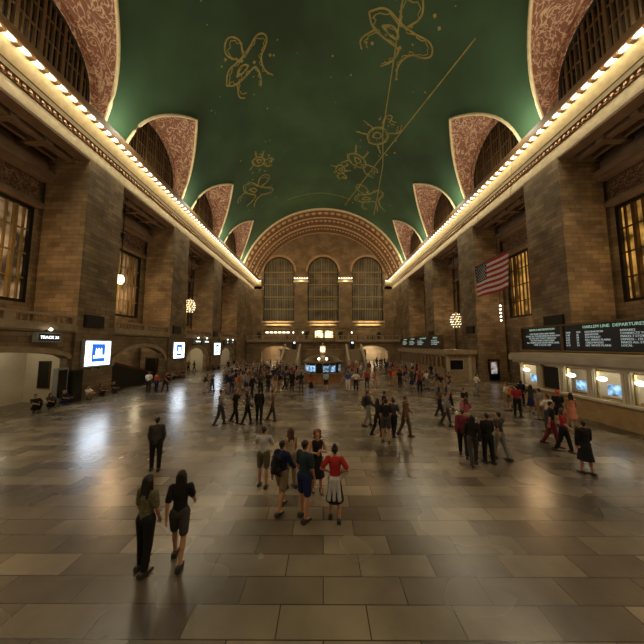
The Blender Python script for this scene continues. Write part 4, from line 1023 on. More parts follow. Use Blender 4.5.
CROWD = [
(-1.76, 7.97, 'photo', 178, 'light grey', 'tshirt', 'olive', 'shorts', 'short', 'black', 'person in light grey t-shirt and olive shorts, seen from behind, arms raised before chest'),
(-0.96, 7.92, 'stand', -150, 'beige', 'tank', 'khaki', 'trousers', 'long', 'brown', 'faint person in beige top standing between the grey-shirted and blue-jacketed people'),
(-1.05, 6.87, 'walk', 150, 'navy', 'jacket', 'khaki', 'shorts', 'short', 'black', 'person in navy jacket and khaki shorts with a dark backpack, bare legs'),
(-0.45, 6.54, 'stand', 140, 'dark teal', 'tshirt', 'navy', 'shorts', 'short', 'black', 'short-haired person in dark teal t-shirt and navy shorts beside the blue jacket'),
(-0.17, 7.67, 'hold', 10, 'black', 'tank', 'black', 'skirt', 'curly', 'auburn', 'curly-haired person in black dress facing the camera, hands held at the chest'),
(0.28, 6.54, 'hips', 172, 'red', 'tshirt', 'black', 'skirt', 'bun', 'black', 'person in red top and black skirt with hair in a bun, light jacket at waist'),
(-3.28, 5.1, 'stand', 165, 'patterned olive', 'tshirt', 'black', 'trousers', 'long', 'black', 'dark-haired person in olive top at the bottom left, left one of the pair'),
(-2.77, 5.32, 'walk', 190, 'black', 'tshirt', 'charcoal', 'shorts', 'long', 'black', 'person with long black hair and black top at the bottom left, right of the pair'),
(-5.54, 8.93, 'stand', 200, 'charcoal', 'jacket', 'black', 'trousers', 'short', 'black', 'lone dark person standing midway between the left screens and the bottom left pair'),
(5.22, 10.06, 'walk', 150, 'maroon', 'jacket', 'black', 'trousers', 'short', 'brown', 'person in maroon jacket at the left edge of the dark group right of centre'),
(5.17, 9.34, 'walk2', 165, 'black', 'jacket', 'charcoal', 'trousers', 'long', 'black', 'long-haired person all in black in the middle of the dark group right of centre'),
(5.78, 9.49, 'stand', 185, 'black', 'jacket', 'black', 'trousers', 'short', 'black', 'tall short-haired person in black jacket within the dark group right of centre'),
(6.42, 9.81, 'walk', 200, 'charcoal', 'tshirt', 'grey', 'trousers', 'short', 'black', 'person in charcoal shirt and grey trousers at the right edge of the dark group'),
(8.42, 8.73, 'stand', 175, 'black', 'jacket', 'black', 'skirt', 'short', 'black', 'person in black jacket and skirt with bare legs at the far right foreground'),
(9.3, 10.44, 'walk', 30, 'dark red', 'tshirt', 'black', 'trousers', 'long', 'brown', 'person in dark red shirt walking before the queue at the ticket booth'),
(9.37, 11.04, 'walk2', 60, 'black', 'tshirt', 'maroon', 'trousers', 'short', 'black', 'person in black shirt and maroon trousers just left of the dark red shirt'),
(2.28, 13.64, 'walk', 95, 'charcoal', 'jacket', 'grey', 'trousers', 'short', 'brown', 'person in charcoal jacket and grey trousers leading the dark group right of the booth'),
(2.48, 12.18, 'walk2', 110, 'black', 'jacket', 'black', 'trousers', 'long', 'black', 'long-haired person in black, front left of the dark group nearer than the booth'),
(2.67, 11.45, 'stand', 170, 'black', 'tshirt', 'charcoal', 'shorts', 'short', 'black', 'person in black t-shirt and charcoal shorts, nearest of the group before the booth'),
(3.2, 12.18, 'walk', 140, 'charcoal', 'tshirt', 'black', 'trousers', 'bun', 'black', 'person with bun, charcoal top and black trousers, right in the group before the booth'),
(3.75, 12.19, 'walk2', 100, 'brown', 'jacket', 'brown', 'trousers', 'short', 'brown', 'person in brown jacket trailing the dark group to the right of the round booth'),
(3.22, 13.98, 'walk', 120, 'black', 'tank', 'black', 'trousers', 'short', 'black', 'person in black sleeveless top at the back of the group before the booth'),
(8.0, 15.11, 'stand', 20, 'black', 'tshirt', 'pale pink', 'skirt', 'short', 'black', 'person in black top and pale pink skirt standing before the farther ticket booth'),
(6.73, 12.6, 'walk', 170, 'dark pink', 'tshirt', 'beige', 'trousers', 'long', 'brown', 'person in dark pink top just nearer than the pale pink skirt'),
(6.29, 13.65, 'walk2', 80, 'grey', 'jacket', 'charcoal', 'trousers', 'short', 'brown', 'blurred person in grey jacket left of the pink skirt'),
(6.77, 15.52, 'walk', 80, 'brown', 'tshirt', 'black', 'trousers', 'long', 'black', 'long-haired person in brown shirt crossing near the farther ticket booth'),
(8.03, 16.93, 'walk2', 85, 'grey', 'tshirt', 'black', 'trousers', 'short', 'black', 'person in grey t-shirt and black trousers passing the farther booth end'),
(12.42, 21.48, 'walk', 90, 'white', 'tshirt', 'grey', 'trousers', 'short', 'brown', 'lone person in white t-shirt walking before the narrow door on the right'),
(11.53, 16.69, 'stand', 200, 'white', 'tshirt', 'khaki', 'shorts', 'short', 'brown', 'person in white t-shirt with orange backpack at the left of the ticket queue'),
(11.14, 15.33, 'stand', 170, 'dark red', 'tshirt', 'black', 'trousers', 'short', 'black', 'person in dark red t-shirt and black trousers behind the orange backpack'),
(13.64, 18.33, 'stand', 150, 'black', 'jacket', 'black', 'trousers', 'long', 'black', 'long-haired person in black jacket close to the far end of the ticket booth'),
(12.64, 16.22, 'hips', 130, 'charcoal', 'tshirt', 'navy', 'skirt', 'long', 'black', 'person in charcoal top and navy skirt, hands on hips, in the ticket queue'),
(11.95, 14.74, 'stand', 200, 'grey', 'tshirt', 'khaki', 'trousers', 'short', 'black', 'person in grey t-shirt and khaki trousers in the ticket queue'),
(10.73, 12.76, 'photo', 190, 'white', 'tshirt', 'charcoal', 'trousers', 'short', 'brown', 'person in white t-shirt and charcoal trousers, nearest of the ticket queue'),
(12.03, 13.68, 'stand', 165, 'black', 'tshirt', 'black', 'shorts', 'cap', 'red', 'person in red cap and black clothes in the ticket queue'),
(12.54, 13.52, 'stand', 150, 'salmon', 'tank', 'salmon', 'skirt', 'long', 'black', 'person with long black hair and salmon dress, last of the ticket queue'),
(-15.02, 22.68, 'stand', 190, 'white', 'tshirt', 'black', 'trousers', 'short', 'brown', 'person in white shirt and black trousers before the wide left archway'),
(-14.64, 23.16, 'stand', 170, 'rust red', 'tshirt', 'navy', 'trousers', 'short', 'black', 'person in rust red shirt beside the white shirt before the wide left archway'),
(-14.15, 23.66, 'walk', 80, 'maroon', 'tshirt', 'black', 'trousers', 'long', 'black', 'long-haired person in maroon shirt right of the rust red shirt, left archway'),
(-9.96, 22.7, 'walk', 110, 'black', 'tank', 'beige', 'shorts', 'long', 'brown', 'person in black sleeveless top and beige shorts near the third left screen'),
(-9.95, 23.67, 'stand', 250, 'grey', 'tshirt', 'navy', 'trousers', 'short', 'black', 'person in grey t-shirt and navy trousers near the third left screen'),
(-20.2, 39.29, 'stand', 30, 'brown', 'tshirt', 'black', 'trousers', 'short', 'black', 'person in brown shirt in the bright arched passage, left one'),
(-20.2, 41.11, 'walk', 300, 'black', 'jacket', 'charcoal', 'trousers', 'short', 'black', 'person in black jacket in the bright arched passage, right one'),
(-5.31, 13.77, 'walk', 100, 'grey', 'jacket', 'charcoal', 'trousers', 'short', 'black', 'person in grey jacket at the left end of the walking line left of centre'),
(-4.65, 14.12, 'walk2', 90, 'black', 'tshirt', 'black', 'trousers', 'short', 'brown', 'second walker of the line left of centre, brown hair and black shirt'),
(-3.97, 13.94, 'walk', 95, 'charcoal', 'jacket', 'black', 'trousers', 'long', 'black', 'third walker of the line left of centre, long hair and charcoal jacket'),
(-3.39, 14.12, 'stand', 180, 'black', 'jacket', 'black', 'trousers', 'short', 'black', 'tall black-jacketed person in the line of walkers left of centre'),
(-2.77, 14.49, 'walk2', 100, 'brown', 'tshirt', 'charcoal', 'trousers', 'bun', 'brown', 'walker with brown bun at the right end of the line left of centre'),
(-4.83, 23.2, 'stand', 170, 'black', 'tshirt', 'black', 'trousers', 'short', 'brown', 'brown-haired person in black left of the round booth, leftmost of four'),
(-4.13, 22.73, 'stand', 180, 'brown', 'tank', 'beige', 'shorts', 'short', 'black', 'person in brown sleeveless top and beige shorts left of the round booth'),
(-3.87, 23.2, 'stand', 160, 'black', 'tshirt', 'khaki', 'shorts', 'long', 'black', 'person in black top and khaki shorts left of the round booth'),
(-3.57, 24.76, 'walk', 120, 'charcoal', 'tshirt', 'black', 'trousers', 'short', 'black', 'walker in charcoal shirt just left of the round booth'),
(-2.79, 23.71, 'stand', 175, 'black', 'jacket', 'black', 'trousers', 'short', 'black', 'person in black jacket and trousers close on the left of the booth'),
(-1.98, 23.71, 'stand', 190, 'black', 'tshirt', 'charcoal', 'trousers', 'long', 'black', 'long-haired person in black shirt at the left end of the booth counter'),
(-1.04, 22.74, 'stand', 170, 'rust red', 'tshirt', 'black', 'skirt', 'long', 'brown', 'person in rust red top and black skirt at the booth counter'),
(0.25, 23.72, 'stand', 180, 'pale blue', 'tshirt', 'black', 'shorts', 'short', 'black', 'person in pale blue shirt and black shorts at the middle of the booth counter'),
(2.22, 23.73, 'stand', 185, 'royal blue', 'tshirt', 'white', 'trousers', 'short', 'black', 'person in royal blue shirt and white trousers right of the booth'),
(2.94, 23.73, 'hips', 175, 'white', 'tshirt', 'black', 'trousers', 'short', 'brown', 'person in white shirt and black trousers, hands on hips, right of the booth'),
(4.2, 25.37, 'stand', 190, 'red', 'tshirt', 'black', 'trousers', 'short', 'black', 'person in red shirt and black trousers right of the booth'),
(4.96, 25.37, 'walk', 60, 'crimson', 'tank', 'beige', 'skirt', 'long', 'brown', 'small person in crimson top and beige skirt right of the booth'),
(6.81, 26.6, 'stand', 200, 'dark red', 'tshirt', 'khaki', 'shorts', 'short', 'brown', 'person in dark red shirt and khaki shorts left of the orange shirt'),
(7.04, 25.97, 'stand', 170, 'orange', 'tshirt', 'beige', 'shorts', 'short', 'brown', 'person in orange shirt and beige shorts before the farther ticket booth'),
(7.36, 25.38, 'stand', 150, 'black', 'tshirt', 'black', 'trousers', 'short', 'black', 'person in black right beside the orange shirt'),
(8.31, 24.82, 'stand', 190, 'charcoal', 'tshirt', 'navy', 'skirt', 'long', 'black', 'person in charcoal top and navy skirt before the farther ticket booth'),
(8.3, 22.78, 'stand', 175, 'maroon', 'tank', 'black', 'trousers', 'short', 'brown', 'person in maroon sleeveless top and black trousers near the farther ticket booth'),
(9.71, 24.82, 'photo', 200, 'white', 'tshirt', 'grey', 'trousers', 'bun', 'black', 'person with bun in white shirt and grey trousers near the farther ticket booth'),
(-7.47, 24.4, 'hips', 243, 'beige', 'jacket', 'grey', 'shorts', 'long', 'black', 'person in beige jacket and grey shorts, in dark crowd before third left pier'),
(-8.18, 28.95, 'stand', 334, 'charcoal', 'tshirt', 'charcoal', 'trousers', 'bun', 'black', 'person in charcoal t-shirt and charcoal trousers, in dark crowd before third left pier'),
(-9.76, 28.16, 'hips', 119, 'black', 'jacket', 'grey', 'trousers', 'long', 'black', 'person in black jacket and grey trousers, in dark crowd before third left pier'),
(-10.55, 31.83, 'walk2', 117, 'black', 'jacket', 'navy', 'trousers', 'short', 'black', 'person in black jacket and navy trousers, in dark crowd before third left pier'),
(-10.2, 30.72, 'stand', 8, 'white', 'tshirt', 'grey', 'skirt', 'bun', 'black', 'person in white t-shirt and grey skirt, in dark crowd before third left pier'),
(-10.74, 28.6, 'stand', 289, 'beige', 'jacket', 'grey', 'trousers', 'bun', 'black', 'person in beige jacket and grey trousers, in dark crowd before third left pier'),
(-8.02, 23.27, 'stand', 68, 'charcoal', 'jacket', 'navy', 'trousers', 'bun', 'black', 'person in charcoal jacket and navy trousers, in dark crowd before third left pier'),
(-8.53, 31.73, 'hips', 97, 'charcoal', 'tshirt', 'grey', 'shorts', 'bun', 'black', 'person in charcoal t-shirt and grey shorts, in dark crowd before third left pier'),
(-6.71, 25.93, 'walk2', 303, 'charcoal', 'jacket', 'grey', 'shorts', 'short', 'brown', 'person in charcoal jacket and grey shorts, in dark crowd before third left pier'),
(-7.09, 31.59, 'walk', 109, 'black', 'tank', 'khaki', 'trousers', 'short', 'brown', 'person in black vest and khaki trousers, in dark crowd before third left pier'),
(-8.73, 24.16, 'walk', 300, 'black', 'jacket', 'khaki', 'skirt', 'bun', 'brown', 'person in black jacket and khaki skirt, in dark crowd before third left pier'),
(-7.41, 29.7, 'walk', 81, 'charcoal', 'jacket', 'charcoal', 'shorts', 'long', 'black', 'person in charcoal jacket and charcoal shorts, in dark crowd before third left pier'),
(-11.1, 30.1, 'stand', 305, 'grey', 'tshirt', 'navy', 'trousers', 'short', 'brown', 'person in grey t-shirt and navy trousers, in dark crowd before third left pier'),
(-9.64, 29.1, 'hips', 334, 'navy', 'tshirt', 'black', 'shorts', 'bun', 'black', 'person in navy t-shirt and black shorts, in dark crowd before third left pier'),
(-7.81, 27.65, 'walk2', 210, 'beige', 'tank', 'charcoal', 'trousers', 'short', 'brown', 'person in beige vest and charcoal trousers, in dark crowd before third left pier'),
(-6.84, 21.43, 'stand', 243, 'rust red', 'tank', 'khaki', 'shorts', 'short', 'brown', 'person in rust red vest and khaki shorts, in dark crowd before third left pier'),
(-5.6, 20.88, 'walk2', 69, 'black', 'jacket', 'black', 'trousers', 'short', 'black', 'person in black jacket and black trousers, in dark crowd before third left pier'),
(-7.4, 26.37, 'stand', 131, 'brown', 'tshirt', 'khaki', 'trousers', 'short', 'brown', 'person in brown t-shirt and khaki trousers, in dark crowd before third left pier'),
(-7.59, 30.51, 'stand', 117, 'white', 'jacket', 'black', 'trousers', 'bun', 'black', 'person in white jacket and black trousers, in dark crowd before third left pier'),
(-7.98, 22.33, 'walk2', 73, 'navy', 'jacket', 'grey', 'trousers', 'short', 'black', 'person in navy jacket and grey trousers, in dark crowd before third left pier'),
(-6.5, 27.05, 'walk', 196, 'navy', 'tank', 'charcoal', 'trousers', 'long', 'black', 'person in navy vest and charcoal trousers, in dark crowd before third left pier'),
(-11.44, 31.37, 'walk2', 332, 'khaki', 'tank', 'black', 'skirt', 'short', 'black', 'person in khaki vest and black skirt, in dark crowd before third left pier'),
(-9.23, 31.29, 'walk', 44, 'black', 'tank', 'navy', 'shorts', 'bun', 'brown', 'person in black vest and navy shorts, in dark crowd before third left pier'),
(-6.84, 23.49, 'stand', 328, 'grey', 'jacket', 'navy', 'skirt', 'long', 'black', 'person in grey jacket and navy skirt, in dark crowd before third left pier'),
(-5.14, 21.72, 'hips', 215, 'charcoal', 'tshirt', 'black', 'trousers', 'short', 'brown', 'person in charcoal t-shirt and black trousers, in dark crowd before third left pier'),
(-9.41, 30.02, 'hips', 288, 'black', 'tshirt', 'grey', 'trousers', 'bun', 'black', 'person in black t-shirt and grey trousers, in dark crowd before third left pier'),
(-8.44, 35.43, 'walk2', 126, 'black', 'jacket', 'khaki', 'trousers', 'bun', 'brown', 'person in black jacket and khaki trousers, in distant crowd by far left arch'),
(-9.64, 40.5, 'walk', 214, 'dark red', 'tank', 'grey', 'skirt', 'short', 'black', 'person in dark red vest and grey skirt, in distant crowd by far left arch'),
(-15.13, 41.84, 'walk', 6, 'navy', 'tshirt', 'black', 'shorts', 'long', 'black', 'person in navy t-shirt and black shorts, in distant crowd by far left arch'),
(-10.27, 35.02, 'hips', 319, 'black', 'tshirt', 'grey', 'trousers', 'short', 'brown', 'person in black t-shirt and grey trousers, in distant crowd by far left arch'),
(-6.29, 35.31, 'hips', 104, 'khaki', 'jacket', 'black', 'trousers', 'long', 'black', 'person in khaki jacket and black trousers, in distant crowd by far left arch'),
(-9.68, 42.61, 'walk2', 92, 'black', 'tank', 'khaki', 'shorts', 'long', 'brown', 'person in black vest and khaki shorts, in distant crowd by far left arch'),
(-6.89, 33.09, 'walk', 45, 'black', 'tshirt', 'charcoal', 'shorts', 'long', 'brown', 'person in black t-shirt and charcoal shorts, in distant crowd by far left arch'),
(-10.37, 38.99, 'stand', 321, 'beige', 'tank', 'khaki', 'shorts', 'long', 'black', 'person in beige vest and khaki shorts, in distant crowd by far left arch'),
(-7.05, 44.99, 'hips', 351, 'brown', 'jacket', 'navy', 'trousers', 'short', 'black', 'person in brown jacket and navy trousers, in distant crowd by far left arch'),
(-5.96, 38.3, 'walk', 94, 'black', 'tank', 'khaki', 'trousers', 'long', 'black', 'person in black vest and khaki trousers, in distant crowd by far left arch'),
(-10.58, 33.64, 'stand', 39, 'rust red', 'tank', 'black', 'trousers', 'long', 'black', 'person in rust red vest and black trousers, in distant crowd by far left arch'),
(-9.26, 46.14, 'stand', 99, 'black', 'jacket', 'grey', 'skirt', 'short', 'black', 'person in black jacket and grey skirt, in distant crowd by far left arch'),
(-12.3, 37.82, 'hips', 299, 'black', 'tank', 'black', 'trousers', 'long', 'brown', 'person in black vest and black trousers, in distant crowd by far left arch'),
(-6.5, 41.91, 'hips', 355, 'beige', 'jacket', 'charcoal', 'shorts', 'short', 'brown', 'person in beige jacket and charcoal shorts, in distant crowd by far left arch'),
(-5.69, 34.53, 'stand', 51, 'charcoal', 'tshirt', 'charcoal', 'skirt', 'short', 'black', 'person in charcoal t-shirt and charcoal skirt, in distant crowd by far left arch'),
(-4.25, 32.04, 'walk2', 110, 'dark red', 'tshirt', 'black', 'skirt', 'short', 'black', 'person in dark red t-shirt and black skirt, in distant crowd by far left arch'),
(-11.31, 43.28, 'stand', 294, 'black', 'jacket', 'khaki', 'shorts', 'short', 'black', 'person in black jacket and khaki shorts, in distant crowd by far left arch'),
(-15.16, 44.71, 'stand', 5, 'black', 'jacket', 'grey', 'trousers', 'long', 'black', 'person in black jacket and grey trousers, in distant crowd by far left arch'),
(-12.5, 41.58, 'stand', 330, 'charcoal', 'tank', 'khaki', 'trousers', 'short', 'black', 'person in charcoal vest and khaki trousers, in distant crowd by far left arch'),
(-3.71, 33.49, 'stand', 145, 'grey', 'tshirt', 'khaki', 'trousers', 'bun', 'black', 'person in grey t-shirt and khaki trousers, in distant crowd by far left arch'),
(-10.78, 40.95, 'walk2', 13, 'grey', 'tank', 'grey', 'skirt', 'short', 'black', 'person in grey vest and grey skirt, in distant crowd by far left arch'),
(-6.02, 36.82, 'walk2', 203, 'brown', 'tank', 'grey', 'trousers', 'short', 'black', 'person in brown vest and grey trousers, in distant crowd by far left arch'),
(-7.5, 35.04, 'walk', 23, 'charcoal', 'jacket', 'charcoal', 'trousers', 'short', 'black', 'person in charcoal jacket and charcoal trousers, in distant crowd by far left arch'),
(-11.64, 33.98, 'hips', 213, 'beige', 'tshirt', 'charcoal', 'trousers', 'short', 'brown', 'person in beige t-shirt and charcoal trousers, in distant crowd by far left arch'),
(-13.03, 39.25, 'hips', 70, 'brown', 'tank', 'khaki', 'trousers', 'short', 'brown', 'person in brown vest and khaki trousers, in distant crowd by far left arch'),
(-7.35, 42.26, 'walk2', 312, 'black', 'tank', 'navy', 'skirt', 'short', 'black', 'person in black vest and navy skirt, in distant crowd by far left arch'),
(-11.63, 39.13, 'stand', 346, 'brown', 'tshirt', 'black', 'skirt', 'short', 'black', 'person in brown t-shirt and black skirt, in distant crowd by far left arch'),
(-8.06, 36.21, 'walk2', 253, 'charcoal', 'jacket', 'grey', 'shorts', 'short', 'black', 'person in charcoal jacket and grey shorts, in distant crowd by far left arch'),
(-5.62, 26.43, 'stand', 132, 'maroon', 'tank', 'grey', 'shorts', 'bun', 'brown', 'person in maroon vest and grey shorts, between left crowd and round booth'),
(-5.46, 31.78, 'hips', 290, 'black', 'tshirt', 'navy', 'trousers', 'bun', 'brown', 'person in black t-shirt and navy trousers, between left crowd and round booth'),
(-3.59, 30.62, 'hips', 41, 'maroon', 'tshirt', 'black', 'skirt', 'long', 'black', 'person in maroon t-shirt and black skirt, between left crowd and round booth'),
(-5.25, 27.78, 'walk2', 187, 'navy', 'tshirt', 'navy', 'shorts', 'short', 'black', 'person in navy t-shirt and navy shorts, between left crowd and round booth'),
(-5.76, 30.88, 'walk2', 113, 'brown', 'jacket', 'navy', 'skirt', 'bun', 'brown', 'person in brown jacket and navy skirt, between left crowd and round booth'),
(-2.66, 27.75, 'walk2', 346, 'grey', 'jacket', 'black', 'skirt', 'short', 'brown', 'person in grey jacket and black skirt, between left crowd and round booth'),
(-4.05, 27.11, 'walk', 45, 'navy', 'jacket', 'navy', 'shorts', 'long', 'brown', 'person in navy jacket and navy shorts, between left crowd and round booth'),
(-2.74, 28.54, 'walk2', 41, 'maroon', 'tank', 'black', 'skirt', 'short', 'brown', 'person in maroon vest and black skirt, between left crowd and round booth'),
(-3.35, 26.18, 'walk', 250, 'black', 'tshirt', 'charcoal', 'trousers', 'long', 'black', 'person in black t-shirt and charcoal trousers, between left crowd and round booth'),
(-3.02, 27.02, 'stand', 56, 'maroon', 'tank', 'grey', 'trousers', 'short', 'brown', 'person in maroon vest and grey trousers, between left crowd and round booth'),
(-4.69, 33.58, 'stand', 310, 'black', 'jacket', 'grey', 'trousers', 'long', 'black', 'person in black jacket and grey trousers, between left crowd and round booth'),
(-3.57, 35.06, 'walk2', 211, 'black', 'tank', 'charcoal', 'trousers', 'bun', 'black', 'person in black vest and charcoal trousers, between left crowd and round booth'),
(3.37, 37.67, 'walk2', 96, 'dark red', 'tank', 'charcoal', 'trousers', 'short', 'brown', 'person in dark red vest and charcoal trousers, in crowd right of round booth'),
(5.37, 37.06, 'stand', 313, 'maroon', 'tank', 'charcoal', 'skirt', 'short', 'black', 'person in maroon vest and charcoal skirt, in crowd right of round booth'),
(3.81, 32.74, 'hips', 101, 'rust red', 'tshirt', 'khaki', 'skirt', 'long', 'black', 'person in rust red t-shirt and khaki skirt, in crowd right of round booth'),
(9.22, 33.48, 'walk', 125, 'rust red', 'tshirt', 'khaki', 'shorts', 'short', 'brown', 'person in rust red t-shirt and khaki shorts, in crowd right of round booth'),
(6.57, 33.59, 'stand', 69, 'brown', 'jacket', 'navy', 'trousers', 'short', 'black', 'person in brown jacket and navy trousers, in crowd right of round booth'),
(9.18, 35.6, 'hips', 74, 'maroon', 'jacket', 'khaki', 'shorts', 'short', 'black', 'person in maroon jacket and khaki shorts, in crowd right of round booth'),
(11.91, 45.09, 'walk', 305, 'dark red', 'tshirt', 'navy', 'skirt', 'long', 'black', 'person in dark red t-shirt and navy skirt, in crowd right of round booth'),
(8.86, 36.88, 'walk', 102, 'navy', 'jacket', 'charcoal', 'trousers', 'short', 'brown', 'person in navy jacket and charcoal trousers, in crowd right of round booth'),
(7.4, 42.17, 'hips', 67, 'navy', 'jacket', 'khaki', 'shorts', 'short', 'brown', 'person in navy jacket and khaki shorts, in crowd right of round booth'),
(4.1, 30.92, 'stand', 307, 'black', 'tank', 'black', 'shorts', 'bun', 'black', 'person in black vest and black shorts, in crowd right of round booth'),
(6.59, 37.52, 'stand', 353, 'maroon', 'jacket', 'khaki', 'skirt', 'bun', 'brown', 'person in maroon jacket and khaki skirt, in crowd right of round booth'),
(10.38, 42.69, 'stand', 164, 'black', 'jacket', 'khaki', 'trousers', 'bun', 'black', 'person in black jacket and khaki trousers, in crowd right of round booth'),
(4.94, 34.61, 'hips', 35, 'white', 'tank', 'grey', 'skirt', 'short', 'black', 'person in white vest and grey skirt, in crowd right of round booth'),
(4.08, 36.97, 'hips', 122, 'maroon', 'tshirt', 'grey', 'trousers', 'short', 'black', 'person in maroon t-shirt and grey trousers, in crowd right of round booth'),
(8.09, 41.77, 'stand', 266, 'khaki', 'tank', 'grey', 'trousers', 'short', 'black', 'person in khaki vest and grey trousers, in crowd right of round booth'),
(3.93, 35.66, 'stand', 166, 'rust red', 'jacket', 'black', 'shorts', 'short', 'black', 'person in rust red jacket and black shorts, in crowd right of round booth'),
(3.08, 31.3, 'stand', 156, 'beige', 'tshirt', 'grey', 'skirt', 'long', 'black', 'person in beige t-shirt and grey skirt, in crowd right of round booth'),
(6.76, 39.09, 'walk2', 354, 'brown', 'jacket', 'charcoal', 'shorts', 'long', 'black', 'person in brown jacket and charcoal shorts, in crowd right of round booth'),
(6.69, 46.56, 'hips', 323, 'brown', 'tshirt', 'grey', 'shorts', 'long', 'black', 'person in brown t-shirt and grey shorts, in far crowd before right arch'),
(12.48, 47.73, 'walk', 157, 'charcoal', 'jacket', 'grey', 'trousers', 'long', 'black', 'person in charcoal jacket and grey trousers, in far crowd before right arch'),
(12.43, 53.12, 'walk2', 338, 'charcoal', 'tank', 'charcoal', 'skirt', 'short', 'black', 'person in charcoal vest and charcoal skirt, in far crowd before right arch'),
(12.92, 48.91, 'walk', 327, 'grey', 'tshirt', 'navy', 'shorts', 'short', 'black', 'person in grey t-shirt and navy shorts, in far crowd before right arch'),
(5.68, 45.3, 'hips', 300, 'white', 'tshirt', 'khaki', 'trousers', 'short', 'brown', 'person in white t-shirt and khaki trousers, in far crowd before right arch'),
(10.3, 50.6, 'walk', 142, 'maroon', 'jacket', 'charcoal', 'shorts', 'long', 'black', 'person in maroon jacket and charcoal shorts, in far crowd before right arch'),
(10.94, 53.23, 'stand', 255, 'rust red', 'tank', 'black', 'trousers', 'bun', 'black', 'person in rust red vest and black trousers, in far crowd before right arch'),
(6.95, 49.22, 'hips', 149, 'khaki', 'jacket', 'navy', 'trousers', 'short', 'black', 'person in khaki jacket and navy trousers, in far crowd before right arch'),
(10.12, 46.86, 'walk', 291, 'maroon', 'tshirt', 'navy', 'trousers', 'short', 'black', 'person in maroon t-shirt and navy trousers, in far crowd before right arch'),
(11.09, 49.7, 'stand', 161, 'navy', 'tshirt', 'charcoal', 'trousers', 'bun', 'brown', 'person in navy t-shirt and charcoal trousers, in far crowd before right arch'),
(10.41, 29.62, 'walk', 233, 'dark red', 'tshirt', 'black', 'trousers', 'long', 'black', 'person in dark red t-shirt and black trousers, queueing at the farther ticket booth'),
(11.82, 32.38, 'walk2', 60, 'rust red', 'tank', 'black', 'shorts', 'short', 'black', 'person in rust red vest and black shorts, queueing at the farther ticket booth'),
(13.56, 33.12, 'hips', 111, 'black', 'jacket', 'charcoal', 'skirt', 'short', 'black', 'person in black jacket and charcoal skirt, queueing at the farther ticket booth'),
(9.49, 30.93, 'stand', 109, 'rust red', 'tank', 'navy', 'shorts', 'bun', 'brown', 'person in rust red vest and navy shorts, queueing at the farther ticket booth'),
(13.32, 39.22, 'walk', 204, 'white', 'tshirt', 'charcoal', 'shorts', 'bun', 'black', 'person in white t-shirt and charcoal shorts, queueing at the farther ticket booth'),
(10.53, 33.61, 'hips', 93, 'black', 'jacket', 'navy', 'skirt', 'short', 'black', 'person in black jacket and navy skirt, queueing at the farther ticket booth'),
(8.53, 29.29, 'walk2', 196, 'dark red', 'tshirt', 'charcoal', 'trousers', 'short', 'brown', 'person in dark red t-shirt and charcoal trousers, queueing at the farther ticket booth'),
(8.17, 27.7, 'stand', 311, 'brown', 'tank', 'khaki', 'trousers', 'short', 'black', 'person in brown vest and khaki trousers, queueing at the farther ticket booth'),
(13.04, 36.68, 'stand', 217, 'maroon', 'tshirt', 'charcoal', 'shorts', 'short', 'brown', 'person in maroon t-shirt and charcoal shorts, queueing at the farther ticket booth'),
(11.11, 36.38, 'hips', 182, 'grey', 'jacket', 'grey', 'shorts', 'bun', 'black', 'person in grey jacket and grey shorts, queueing at the farther ticket booth'),
(10.41, 28.44, 'hips', 352, 'rust red', 'tank', 'navy', 'trousers', 'long', 'brown', 'person in rust red vest and navy trousers, queueing at the farther ticket booth'),
(10.28, 27.02, 'stand', 61, 'dark teal', 'tank', 'charcoal', 'skirt', 'short', 'brown', 'person in dark teal vest and charcoal skirt, queueing at the farther ticket booth'),
(9.34, 32.06, 'stand', 12, 'maroon', 'tank', 'grey', 'skirt', 'short', 'black', 'person in maroon vest and grey skirt, queueing at the farther ticket booth'),
(9.21, 27.61, 'stand', 315, 'maroon', 'tank', 'navy', 'shorts', 'bun', 'brown', 'person in maroon vest and navy shorts, queueing at the farther ticket booth'),
(11.08, 23.37, 'hips', 212, 'brown', 'tshirt', 'charcoal', 'trousers', 'bun', 'black', 'person in brown t-shirt and charcoal trousers, walking by the farther booth end'),
(8.63, 20.2, 'hips', 139, 'khaki', 'jacket', 'grey', 'trousers', 'long', 'brown', 'person in khaki jacket and grey trousers, walking by the farther booth end'),
(9.98, 22.53, 'walk2', 348, 'black', 'tshirt', 'khaki', 'skirt', 'long', 'black', 'person in black t-shirt and khaki skirt, walking by the farther booth end'),
(11.35, 26.61, 'hips', 40, 'grey', 'tshirt', 'grey', 'shorts', 'bun', 'black', 'person in grey t-shirt and grey shorts, walking by the farther booth end'),
(11.69, 25.08, 'stand', 146, 'brown', 'tank', 'grey', 'skirt', 'short', 'brown', 'person in brown vest and grey skirt, walking by the farther booth end'),
(9.77, 20.75, 'stand', 262, 'khaki', 'tshirt', 'black', 'skirt', 'short', 'black', 'person in khaki t-shirt and black skirt, walking by the farther booth end'),
(10.32, 24.1, 'walk', 60, 'black', 'jacket', 'grey', 'shorts', 'short', 'black', 'person in black jacket and grey shorts, walking by the farther booth end'),
(-17.75, 16.36, 'sit', 75, 'black', 'tshirt', 'black', 'trousers', 'short', 'black', 'person in black sitting on the floor by the cream left passage, nearest one'),
(-17.75, 17.24, 'sit', 75, 'charcoal', 'tshirt', 'black', 'trousers', 'long', 'black', 'person in charcoal sitting on the floor at the edge of the cream left passage'),
(-17.75, 18.11, 'sit', 90, 'black', 'tshirt', 'navy', 'trousers', 'short', 'brown', 'person in black and navy sitting on the floor below the dark cabinet'),
(-17.75, 19.96, 'sit', 90, 'white', 'tshirt', 'khaki', 'trousers', 'short', 'black', 'person in white shirt sitting on the floor under the nearest bright screen'),
(-17.75, 21.1, 'sit', 105, 'brown', 'tshirt', 'black', 'trousers', 'long', 'black', 'person in brown shirt sitting at the far edge of the nearest left pier'),
